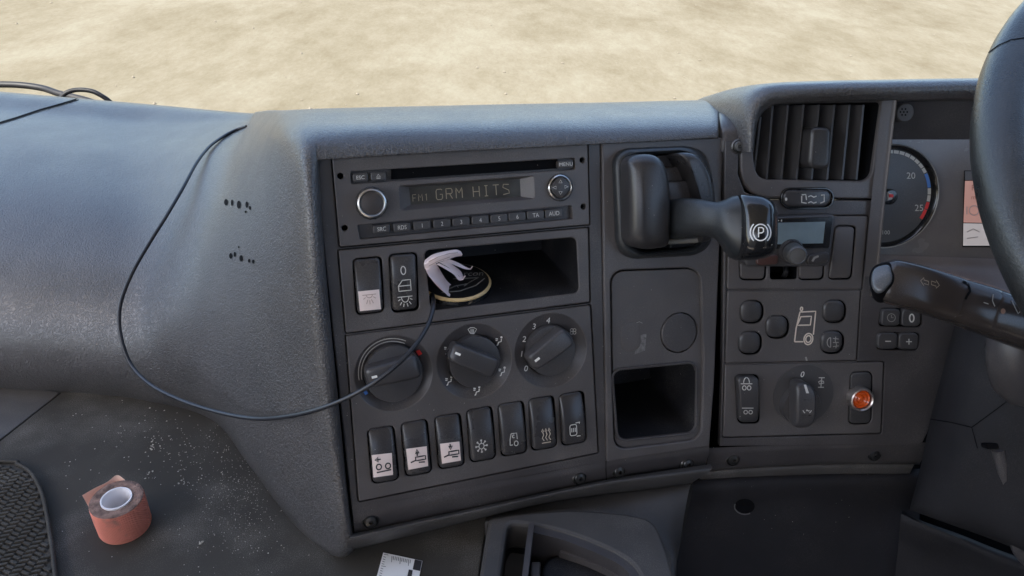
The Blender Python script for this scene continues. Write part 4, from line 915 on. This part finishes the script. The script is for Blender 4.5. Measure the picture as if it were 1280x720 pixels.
# message display
T = bvh(cf)
dsp = obj('message_display', [FI.at(x, y, .0012) for x, y in ((1205, 213), (1350, 213), (1350, 309), (1203, 309))], [(0, 1, 2, 3)], mat('display black', (.02, .02, .022), .2), ic)
T2 = bvh(dsp)
SCR = lambda nm, c, s_: mat(nm, c, .3, emis=(c, s_))
fillpoly('title_bar', T2, [(1206, 214), (1340, 214), (1340, 225), (1206, 225)], SCR('bar', (.10, .10, .11), .05), dsp, n=2)
fillpoly('warning_area', T2, [(1206, 226), (1340, 226), (1340, 281), (1204, 278)], SCR('coral screen', (.60, .33, .28), .10), dsp, n=2)
fillpoly('pictogram_area', T2, [(1204, 279), (1340, 282), (1340, 307), (1203.5, 307)], SCR('pale screen', (.62, .57, .56), .10), dsp, n=2)
text('lettering', T2, 'N', (1219, 219.5), 5, DIMPRINT, dsp, lift=.0006); text('lettering', T2, 'Re', (1219, 234.5), 7, mat('screen print', (.40, .17, .14), .5), dsp, lift=.0006); text('lettering', T2, 'mot', (1220, 247), 5.5, mat('screen print', (.4, .2, .2), .5), dsp, lift=.0006)
strokes('pictogram', T2, [arc(1217, 263, 6, 0, 360, 14), [(1208, 258), (1208, 268)], [(1226, 258), (1226, 268)], [(1208, 290), (1216, 286), (1224, 290)], [(1208, 298), (1222, 296)]], 1.2, mat('screen grey', (.42, .36, .36), .5), dsp, lift=.0006)
# round perforated sensor
FSn = Frame(FC.at(1129, 141, -.012), FC.U, FC.N)
sn = lathe('sensor_grille', FSn, (1129, 141), [(.0075, -.012), (.0075, .002), (.0066, .0032), (.0001, .0036)], mat('grille rubber', (.085, .08, .08), .6, spec=.3), ic, 32)
T = bvh(sn)
for a in [None] + list(range(0, 360, 60)):
    c = (1129.5, 140) if a is None else (1129.5 + 4.2 * math.cos(rad(a)), 140 + 4.2 * math.sin(rad(a)))
    disc('grille_hole', T, c, 1.1, 1.2, VOID, sn)
# cowl below the cluster
loft('cluster_cowl', [[FI.at(x, y, h) for x, y in r] for r, h in (([(1085, 318), (1200, 322), (1420, 330)], .002), ([(1088, 336), (1200, 340), (1420, 350)], .008), ([(1092, 352), (1200, 372), (1420, 420)], .034), ([(1092, 372), (1200, 392), (1420, 440)], .028))], mat('cowl reflection tint', (.16, .135, .13), .4, var=.1, dust=.2), ic, nu=4, nv=5)  # pale pinkish reflection painted as the cowl's colour

# ================================================================== steering column, stalk and wheel
sc2 = thing('steering_column_cover', 'dark steering column shroud below the stalk at the right edge', 'column cover', PD(1220, 560, .58))
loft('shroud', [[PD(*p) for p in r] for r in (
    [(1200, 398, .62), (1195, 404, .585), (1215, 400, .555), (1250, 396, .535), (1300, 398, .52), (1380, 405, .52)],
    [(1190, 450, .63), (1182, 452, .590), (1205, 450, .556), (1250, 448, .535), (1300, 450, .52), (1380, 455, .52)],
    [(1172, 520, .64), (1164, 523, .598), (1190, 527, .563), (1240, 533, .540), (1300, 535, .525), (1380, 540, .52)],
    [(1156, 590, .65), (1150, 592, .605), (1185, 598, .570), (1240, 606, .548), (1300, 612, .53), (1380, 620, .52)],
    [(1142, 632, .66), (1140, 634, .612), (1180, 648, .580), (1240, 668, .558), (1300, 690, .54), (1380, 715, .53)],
    [(1142, 640, .68), (1141, 638, .640), (1180, 652, .610), (1240, 674, .590), (1300, 698, .57), (1380, 722, .56)])], SHADEDP, sc2, nu=6, nv=6)
T = bvh(*sc2.children)
strokes('seam', T, [[(1164, 524), (1190, 528), (1215, 534), (1245, 512), (1290, 478)]], 1.4, VOID, sc2, lift=.0005)
strokes('seam', T, [[(1215, 534), (1222, 560)]], 1.0, VOID, sc2, lift=.0005)
pad('release_slot', Frame(PD(1242, 558, .541), CX, CZv), rq([(1232, 556), (1248, 554), (1250, 561), (1234, 562)], 2), -.004, .002, .0008, VOID, sc2, nin=2)
tube('tilt_rod', [PD(1247, 562, .540), PD(1256, 600, .545), PD(1264, 650, .552), PD(1274, 690, .556), PD(1300, 715, .56)], .0042, FASCIA, sc2)
tube('ignition_barrel', [PD(1278, 395, .52), PD(1268, 440, .52), PD(1275, 475, .53), PD(1300, 490, .54)], .018, FASCIA, sc2)

st = thing('indicator_stalk', 'black indicator stalk with glossy square end button and printed arrows', 'stalk', PD(1300, 400, .50))
sd_ = Vector((1, .32)); 
def ssec(px, py, d, hp2, th, lean=.30): return sec(px, py, d, hp2, th, lean, .25)
B0 = sweep('handle', [ssec(1094, 348.5, .474, 17, .008), ssec(1097, 349, .473, 22, .0115), ssec(1103, 350, .472, 25.5, .0138), ssec(1114, 352, .471, 28, .015), ssec(1150, 361.5, .472, 29, .0155), ssec(1190, 374, .475, 29, .0155), ssec(1194, 375, .475, 27.5, .015)], STALK, st, ex=3.8, seg=40, n=5)
B1 = sweep('twist_ring', [ssec(1192, 374.5, .4755, 28.4, .0150), ssec(1196, 376, .476, 29.5, .0156), ssec(1232, 388, .478, 31, .0160), ssec(1236, 389.5, .478, 30, .0150)], STALK, st, ex=3.0, seg=36, n=5)
B2 = sweep('stem', [ssec(1233, 388.5, .478, 29, .0150), ssec(1240, 391, .478, 31, .0158), ssec(1300, 412, .483, 32, .017), ssec(1400, 445, .49, 33, .018)], STALK, st, ex=2.8, seg=36, n=4)
FB = Frame(PD(1101, 347, .4585), CX, (CZv * .74 - CX * .46 + CY * .42))
pad('end_button_seat', FB, rq([(1085, 347), (1091, 331), (1113, 325), (1119, 349), (1101, 369), (1089, 364)], [7, 6, 6, 7, 6, 6], 5), -.014, -.0005, .0014, VOID, st, nin=3)
BT = pad('end_button', FB, rq([(1087, 346.5), (1092, 332.5), (1112, 327), (1116.5, 348), (1100.5, 365.5), (1090.5, 361.5)], [7, 6, 6, 7, 6, 6], 5), -.010, .0022, .0018, mat('button gloss', (.075, .078, .083), .24, coat=.3, dust=.15, var=.1), st, nin=5, smooth=60, f=lambda a, b2: -.0008 * (a * a + b2 * b2))
T = bvh(B0, B1, B2)
ar = [[(-1, 0), (-.2, 1), (-.2, .45), (.9, .45), (.9, -.45), (-.2, -.45), (-.2, -1), (-1, 0)]]
strokes('arrow_marks', T, icon(ar, (1155.5, 352.5), 5.2, 5, (.3, 0)) + icon([[(-x, y) for x, y in ar[0]]], (1168.5, 355), 5.2, 5, (.3, 0)), .9, mat('tan print', (.27, .22, .17), .6), B0, lift=.0004)
strokes('wiper_marks', T, [[(1229, 378), (1235, 380)], [(1241, 368), (1240, 376), (1243, 383)], [(1264, 376), (1272, 392), (1280, 384)], [(1268, 379), (1275, 376)]], 1.2, DIMPRINT, B2, lift=.0004)
disc('wear_spot', T, (1253.5, 389), 3, 3.6, mat('brown wear', (.22, .13, .09), .5), B2)
strokes('switch_ridge', T, [[(1203, 352), (1210, 356), (1212, 364), (1206, 374)]], 3.0, VOID, B1, lift=.0004)

wh = thing('steering_wheel', 'black leather steering wheel rim cut off by the right edge', 'steering wheel', CAM + Vector((.522, .414, -.177)))
el_ = .977; nW = Vector((0, -math.cos(el_), math.sin(el_))); uW = Vector((1, 0, 0)); vW = nW.cross(uW); WC = CAM + Vector((.522, .414, -.177))
LEA = mat('wheel leather', (.022, .023, .023), .30, spec=.7, bump=('grain', 600, .3, .0004), var=.25, dust=.10)
rim = tube('rim', [WC + (uW * math.cos(2 * math.pi * i / 48) + vW * math.sin(2 * math.pi * i / 48)) * .2235 for i in range(48)], .0175, LEA, wh, seg=24, n=4, closed=True)
tube('spoke', [WC + uW * -.215 - vW * .06, WC - uW * .12 - vW * .05 - nW * .02, WC - uW * .04 - vW * .01 - nW * .03], .014, SOFT, wh, seg=14)
lathe('hub', Frame(WC - nW * .05, uW, nW), to_px(WC - nW * .05), [(.08, 0), (.078, .02), (.06, .035), (.0001, .04)], SOFT, wh, 36)

# ================================================================== knee panel and floor tray
kp2 = thing('knee_panel', 'dark plastic knee panel with a round hole below the driver controls', 'knee panel', PD(980, 660, .66))
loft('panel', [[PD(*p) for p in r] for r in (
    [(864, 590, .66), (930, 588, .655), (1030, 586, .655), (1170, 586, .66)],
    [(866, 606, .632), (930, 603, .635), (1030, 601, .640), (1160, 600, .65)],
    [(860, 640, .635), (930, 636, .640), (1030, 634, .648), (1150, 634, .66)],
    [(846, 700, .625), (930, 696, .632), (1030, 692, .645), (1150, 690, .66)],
    [(820, 800, .600), (930, 800, .61), (1030, 800, .63), (1150, 800, .65)])], SHADEDP, kp2, nu=5, nv=6)
T = bvh(*kp2.children)
disc('round_hole', T, (930.5, 632.5), 12.5, 9.5, VOID, kp2, lift=.0006, n=24)
strokes('hole_edge', T, [arc(930.5, 632.5, 13, 60, 200, 14, ry=10)], 1.6, GRAIN, kp2, lift=.0012)
pp2 = thing('pedal_side_panel', 'dark moulded side panel with a worn pale edge beneath the steering column', 'side panel', PD(1200, 690, .62))
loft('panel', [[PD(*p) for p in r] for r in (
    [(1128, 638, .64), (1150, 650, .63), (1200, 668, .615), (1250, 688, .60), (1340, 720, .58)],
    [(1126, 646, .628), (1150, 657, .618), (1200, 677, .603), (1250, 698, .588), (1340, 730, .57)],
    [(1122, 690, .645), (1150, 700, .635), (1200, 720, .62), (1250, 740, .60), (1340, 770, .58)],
    [(1110, 800, .65), (1150, 800, .64), (1200, 820, .62), (1250, 830, .60), (1340, 840, .58)])], SHADEDP, pp2, nu=5, nv=5)

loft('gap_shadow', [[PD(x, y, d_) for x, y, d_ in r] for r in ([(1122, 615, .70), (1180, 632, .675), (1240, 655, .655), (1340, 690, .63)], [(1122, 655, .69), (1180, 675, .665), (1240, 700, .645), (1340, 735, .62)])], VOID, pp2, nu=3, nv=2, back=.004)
ft = thing('floor_tray', 'grey moulded tray with a recessed black bin and divider at the bottom centre', 'tray', FT.at(720, 700))
TRO = rq([(611, 647), (640, 641), (720, 635), (790, 642), (818, 650), (832, 678), (846, 730), (880, 860), (575, 860), (600, 715)], [4, 16, 30, 22, 12, 20, 20, 4, 4, 10], 6)
TRI = rq([(635, 653.5), (668, 656), (715, 667), (770, 690), (796, 708), (806, 735), (826, 860), (600, 860), (626, 720)], [8, 6, 22, 20, 14, 20, 2, 2, 20], 6)
plate('tray_top', FT, TRO, [TRI], .006, .030, .003, GRAIN2, ft)
well('tray_recess', FT, TRI, -.002, .06, DEEP, ft, sc=.995)
def upright(name, pts_px, h0, h1, th, m):
    P = [FT.at(x, y, h1) for x, y in pts_px]; V = []
    for i, p in enumerate(P):
        t_ = ((P[i + 1] if i + 1 < len(P) else p) - (P[i - 1] if i else p)); t_.z = 0; t_.normalize(); s_ = Vector((-t_.y, t_.x, 0)) * th / 2
        z = Vector((0, 0, h0 - h1)); V += [p + s_, p - s_, p - s_ + z, p + s_ + z]
    Fc = []
    for i in range(len(P) - 1):
        for j in range(4): Fc.append((i * 4 + j, i * 4 + (j + 1) % 4, i * 4 + 4 + (j + 1) % 4, i * 4 + 4 + j))
    Fc += [(0, 1, 2, 3), tuple((len(P) - 1) * 4 + j for j in range(4))]
    return obj(name, V, Fc, m, ft)
upright('divider', [(664.5, 653.5), (661, 680), (656, 722), (640, 850)], -.055, .010, .0042, FASCIA)
TRc = cr([Vector((x, y, 0)) for x, y in ((668, 661), (710, 672), (765, 695), (788, 711), (797, 735), (815, 850))], 5)
upright('inner_rim', [(v.x, v.y) for v in TRc], -.05, .004, .007, FASCIA)
TRc = cr([Vector((x, y, 0)) for x, y in ((702, 684), (740, 697), (778, 716), (786, 730))], 4)
upright('bin_ledge', [(v.x, v.y) for v in TRc], -.055, -.008, .010, PANEL)
pad('bin_lid', FT, rq([(679, 700), (700, 691), (742, 703), (790, 725), (810, 860), (668, 860)], [12, 12, 14, 14, 4, 4], 5), -.056, -.014, .003, DEEP, ft, nin=5, smooth=60)
pad('bin_clip', FT, rq([(664, 701), (676, 701), (675, 740), (662, 740)], 2), -.056, -.016, .002, PANEL, ft, nin=2)
loft('tray_back', [[PD(*p) for p in r] for r in (
    [(608, 641, .60), (690, 622, .61), (757, 612, .62), (820, 605, .625), (866, 598, .63)],
    [(608, 648, .582), (690, 633, .592), (757, 624, .602), (820, 616, .606), (862, 610, .615)],
    [(606, 656, .572), (690, 646, .580), (757, 648, .584), (822, 655, .586), (856, 640, .606)],
    [(606, 690, .590), (690, 690, .59), (757, 690, .585), (836, 690, .572), (848, 692, .592)],
    [(606, 730, .590), (690, 730, .59), (757, 730, .585), (838, 726, .562), (840, 728, .582)])], GRAIN2, ft, nu=5, nv=5)

# ================================================================== loose things
# tape roll
tr_ = thing('tape_roll', 'coral red roll of fabric tape with a dirty top standing on the engine cover', 'tape', FS.at(151, 655))
TCp = to_px(FS.at(151, 653)); TC = (157, 657)
TO, TI, THt = .0190, .0100, .030
tw = bpy.data.materials.new('coral woven tape'); tw.use_nodes = True; n = tw.node_tree.nodes; l = tw.node_tree.links; b = n['Principled BSDF']; b.inputs['Roughness'].default_value = .85
g = n.new('ShaderNodeNewGeometry'); nz = n.new('ShaderNodeTexNoise'); nz.inputs['Scale'].default_value = 60; nz.inputs['Detail'].default_value = 8; l.new(g.outputs['Position'], nz.inputs[0])
rp_ = n.new('ShaderNodeValToRGB'); e = rp_.color_ramp.elements; e[0].position = .22; e[0].color = (.50, .22, .17, 1); e[1].position = .40; e[1].color = (.95, .31, .22, 1); l.new(nz.outputs[0], rp_.inputs[0]); l.new(rp_.outputs[0], b.inputs['Base Color'])
wv = n.new('ShaderNodeTexWave'); wv.inputs['Scale'].default_value = 290; wv.wave_type = 'BANDS'; wv.bands_direction = 'DIAGONAL'; l.new(g.outputs['Position'], wv.inputs[0])
bp = n.new('ShaderNodeBump'); bp.inputs['Strength'].default_value = .9; bp.inputs['Distance'].default_value = .0012; l.new(wv.outputs[0], bp.inputs['Height']); l.new(bp.outputs[0], b.inputs['Normal'])
lathe('tape_side', FS, TC, [(TO * .97, .0005), (TO * .99, .002), (TO, THt * .5), (TO * .995, THt - .002), (TO * .985, THt - .0006)], tw, tr_, 56, cap=False, smooth=70)
DT = mat('dirty tape edge', (.23, .145, .115), .95, bump=('noise', 700, .8, .002), var=.5, varscale=180)
lathe('tape_top', FS, TC, [(TO * .985, THt - .0006), (TO * .96, THt), (TO * .8, THt - .0008), (TO * .65, THt - .0004), (TI + .0008, THt - .001)], DT, tr_, 56, cap=False, smooth=70)
lathe('paper_core', FS, TC, [(TI + .0009, THt - .004), (TI + .0009, THt + .0006), (TI, THt + .0006), (TI - .0002, .0005)], mat('white core', (.85, .82, .83), .7, var=.04), tr_, 48, smooth=40, cap=False)
def tpc(a, r, h): u_, v_ = FS.uv(*TC); return FS.pt(u_ + r * math.cos(rad(a)), v_ + r * math.sin(rad(a)), h)
loft('loose_end', [[tpc(95, TO * .99, .012), tpc(112, TO * 1.04, .010), tpc(132, TO * 1.10, .009), tpc(155, TO * 1.25, .010), tpc(172, TO * 1.42, .014)], [tpc(96, TO, THt * .7), tpc(113, TO * 1.08, THt * .72), tpc(133, TO * 1.14, THt * .7), tpc(155, TO * 1.28, THt * .66), tpc(171, TO * 1.48, THt * .6)], [tpc(98, TO, THt), tpc(113, TO * 1.16, THt + .003), tpc(133, TO * 1.12, THt), tpc(155, TO * 1.24, THt - .001), tpc(172, TO * 1.52, THt - .003)]], mat('tape inside', (.80, .58, .48), .8, var=.12), tr_, nu=5, nv=4, back=.0006)

# woven rubber mat at the left
mt = thing('ribbed_rubber_mat', 'black woven-pattern rubber mat with raised border in the lower left corner', 'mat', FS.at(20, 660))
MO = rq([(-160, 574), (10, 575), (38, 586), (56, 622), (66, 690), (72, 800), (-160, 800)], [4, 14, 18, 24, 30, 4, 4], 6)
flatplate('base', FS, MO, .004, .0035, RUBBER, mt, bev=.0008)
flip = cr([Vector((x, y, 0)) for x, y in ((-150, 575.5), (5, 576.5), (22, 580), (37, 589), (47, 604), (55, 626), (63, 670), (69, 720), (74, 800))], 6)
tube('border', [FS.at(v.x, v.y, .0055) for v in flip], .0016, RUBBER, mt, seg=8, n=1)
V, Fc = [], []
oU, oV = FS.uv(-40, 740); c0 = FS.uv(36, 600)
def inside(x, y):
    r = False
    P = grow(MO, -5)
    for i in range(len(P)):
        (x1, y1), (x2, y2) = P[i - 1], P[i]
        if (y1 > y) != (y2 > y) and x < (x2 - x1) * (y - y1) / (y2 - y1) + x1: r = not r
    return r
pitch = .0066
for i in range(-22, 24):
    for j in range(-22, 24):
        u_ = oU + .06 + i * pitch; v_ = oV + .03 + j * pitch * .62 + (pitch * .31 if i % 2 else 0)
        x, y = to_px(FS.pt(u_, v_, .006))
        if not inside(x, y) or x < -25 or y > 735: continue
        a = rad(18 if i % 2 else -18); L2, W2 = .0036, .0011; s = len(V)
        for hh, kk2 in ((.004, 1.15), (.0058, .8)):
            for p, q in ((-1, -1), (1, -1), (1, 1), (-1, 1)):
                du, dv = p * L2 * kk2, q * W2 * kk2; V.append(FS.pt(u_ + du * math.cos(a) - dv * math.sin(a), v_ + du * math.sin(a) + dv * math.cos(a), hh))
        Fc += [(s + 4, s + 5, s + 6, s + 7)] + [(s + k, s + (k + 1) % 4, s + 4 + (k + 1) % 4, s + 4 + k) for k in range(4)]
obj('tread', V, Fc, RUBBER, mt, kind='stuff')

# paper scale card
rc_ = thing('paper_ruler', 'torn white paper ruler with a black square at the bottom centre', 'ruler', FS.at(500, 705))
crd = plate('card', FS, [(479, 690.5), (528, 701), (516, 760), (463, 750)], [], .0009, .0007, .0001, mat('white card', (.78, .77, .76), .6), rc_)
T = bvh(crd)
ls = [[(479.5 - i * .66 + .4, 693 + i * 2.9), (479.5 - i * .66 + (6 if i % 5 == 0 else 3.4), 694 + i * 2.9)] for i in range(10)]
ls += [[(490 + i * 2.1, 695 + i * .45), (489.4 + i * 2.1, (699.5 if i % 5 else 703) + i * .45)] for i in range(12)]
strokes('tick_marks', T, ls, .6, INK, rc_, lift=.0002); fillpoly('black_square', T, [(518.5, 699.5), (527.6, 701.5), (525, 714), (515.8, 712)], INK, rc_, n=1, lift=.0002)
fillpoly('black_square', T, [(511, 712), (516, 713), (514, 724), (508.5, 723)], INK, rc_, n=1, lift=.0002)

# cable drooping from the pad into the slot
def onp(x, y, h):
    r_ = ray(x, y).normalized(); p, nrm, i_, dist = TP.ray_cast(CAM, r_)
    return CAM + r_ * (dist - h * 1.4)
cpts = [onp(308, 158, .002), onp(296, 162, .004), onp(280, 170, .006), onp(262, 183, .010), onp(246, 203, .013), onp(228, 236, .016), onp(208, 270, .016), onp(186, 305, .016), onp(166, 340, .016), onp(152, 375, .016), onp(149, 402, .018), onp(154, 432, .022), onp(166, 459, .028)]
dl = (CI @ cpts[-1]).z * -1
for (x, y), d in zip(((190, 482), (228, 501), (272, 515), (315, 523), (350, 522), (390, 514), (430, 499), (465, 480), (495, 457), (518, 433), (533, 410), (540, 392), (542, 378), (540, 368)), (.612, .592, .572, .552, .530, .510, .498, .492, .492, .497, .506, .513, .520, .535)): cpts.append(PD(x, y, d))
cb = tube('power_cable', cpts, .0016, CABLE, None, seg=10, n=6, loc=cpts[0], label='thin black cable drooping from the dash pad into the storage slot', cat='cable')

# crumbs and grit on the engine cover
V, Fc = [], []
def crumb(x, y, r):
    c = FS.at(x, y, r * .4); s = len(V); n_ = 5
    for a in range(n_):
        an = a * 6.283 / n_ + random.random(); V.append(c + Vector((math.cos(an) * r * random.uniform(.5, 1.4), math.sin(an) * r * random.uniform(.5, 1.4), random.uniform(-.4, .2) * r)))
    V.append(c + Vector((0, 0, r * random.uniform(.4, .9))))
    for a in range(n_): Fc.append((s + a, s + (a + 1) % n_, s + n_))
def clear(x, y):
    return y > 500 + max(0, x - 150) * .22 and x < 285 + max(0, (y - 540)) * .78 and (x - 150) ** 2 / 2500 + (y - 640) ** 2 / 2600 > 1
for cx, cy, sx, sy, nn, rr in ((290, 600, 30, 45, 330, .00024), (300, 625, 22, 30, 260, .00022), (240, 560, 40, 30, 160, .0003), (200, 555, 60, 35, 90, .00038), (192, 555, 5, 4, 10, .0006), (188, 594, 4, 4, 6, .0006), (230, 602, 5, 5, 8, .0005), (200, 506, 5, 2, 12, .0007), (150, 540, 3, 3, 5, .0006), (170, 620, 140, 70, 120, .0003), (300, 680, 70, 30, 60, .0003)):
    for _ in range(nn):
        x, y = random.gauss(cx, sx), random.gauss(cy, sy)
        if clear(x, y) and y < 730 and x > 60: crumb(x, y, rr * random.uniform(.5, 1.9))
crumb(250, 679, .002); crumb(253, 677, .0014); crumb(215, 505, .0014)
obj('crumbs', V, Fc, mat('pale crumbs', (.48, .45, .39), .8), loc=FS.at(290, 600), kind='stuff', label='pale crumbs and grit scattered over the engine cover', cat='crumbs')

# dust specks settled on the panels
allb = bvh(*[o for r in (rd, tp, cl, bc, bl, ds, av, bm_, rb, ax_, db, kp2, sc2, ht) for o in r.children if o.type == 'MESH' and o.name in MESHW and len(MESHW[o.name][1]) > 8])
V, Fc = [], []
for _ in range(620):
    x, y = random.uniform(240, 1130), random.uniform(150, 690)
    if random.random() < .5: x, y = random.uniform(290, 440), random.uniform(430, 690)
    p, nrm, i, dist = allb.ray_cast(CAM, ray(x, y).normalized())
    if p is None or dist > .75: continue
    if nrm.dot(ray(x, y)) > 0: nrm = -nrm
    r = random.choice((.00012, .00016, .0002, .0003)) * random.uniform(.7, 1.3); a = nrm.orthogonal().normalized(); b2 = nrm.cross(a); s = len(V)
    for k in range(4): V.append(p + nrm * .0001 + (a * math.cos(k * 1.571) * random.uniform(.6, 1.6) + b2 * math.sin(k * 1.571) * random.uniform(.6, 1.6)) * r)
    V.append(p + nrm * (.0001 + r)); Fc += [(s + k, s + (k + 1) % 4, s + 4) for k in range(4)]
obj('dust_specks', V, Fc, mat('dust', (.42, .40, .36), .9), loc=FA.at(600, 400), kind='stuff', label='pale dust specks over the dashboard plastic', cat='dust')
strokes('leather_seam', bvh(rim), [[(1236, 66), (1248, 57), (1264, 50), (1285, 47)]], 1.3, VOID, wh, lift=.0003)
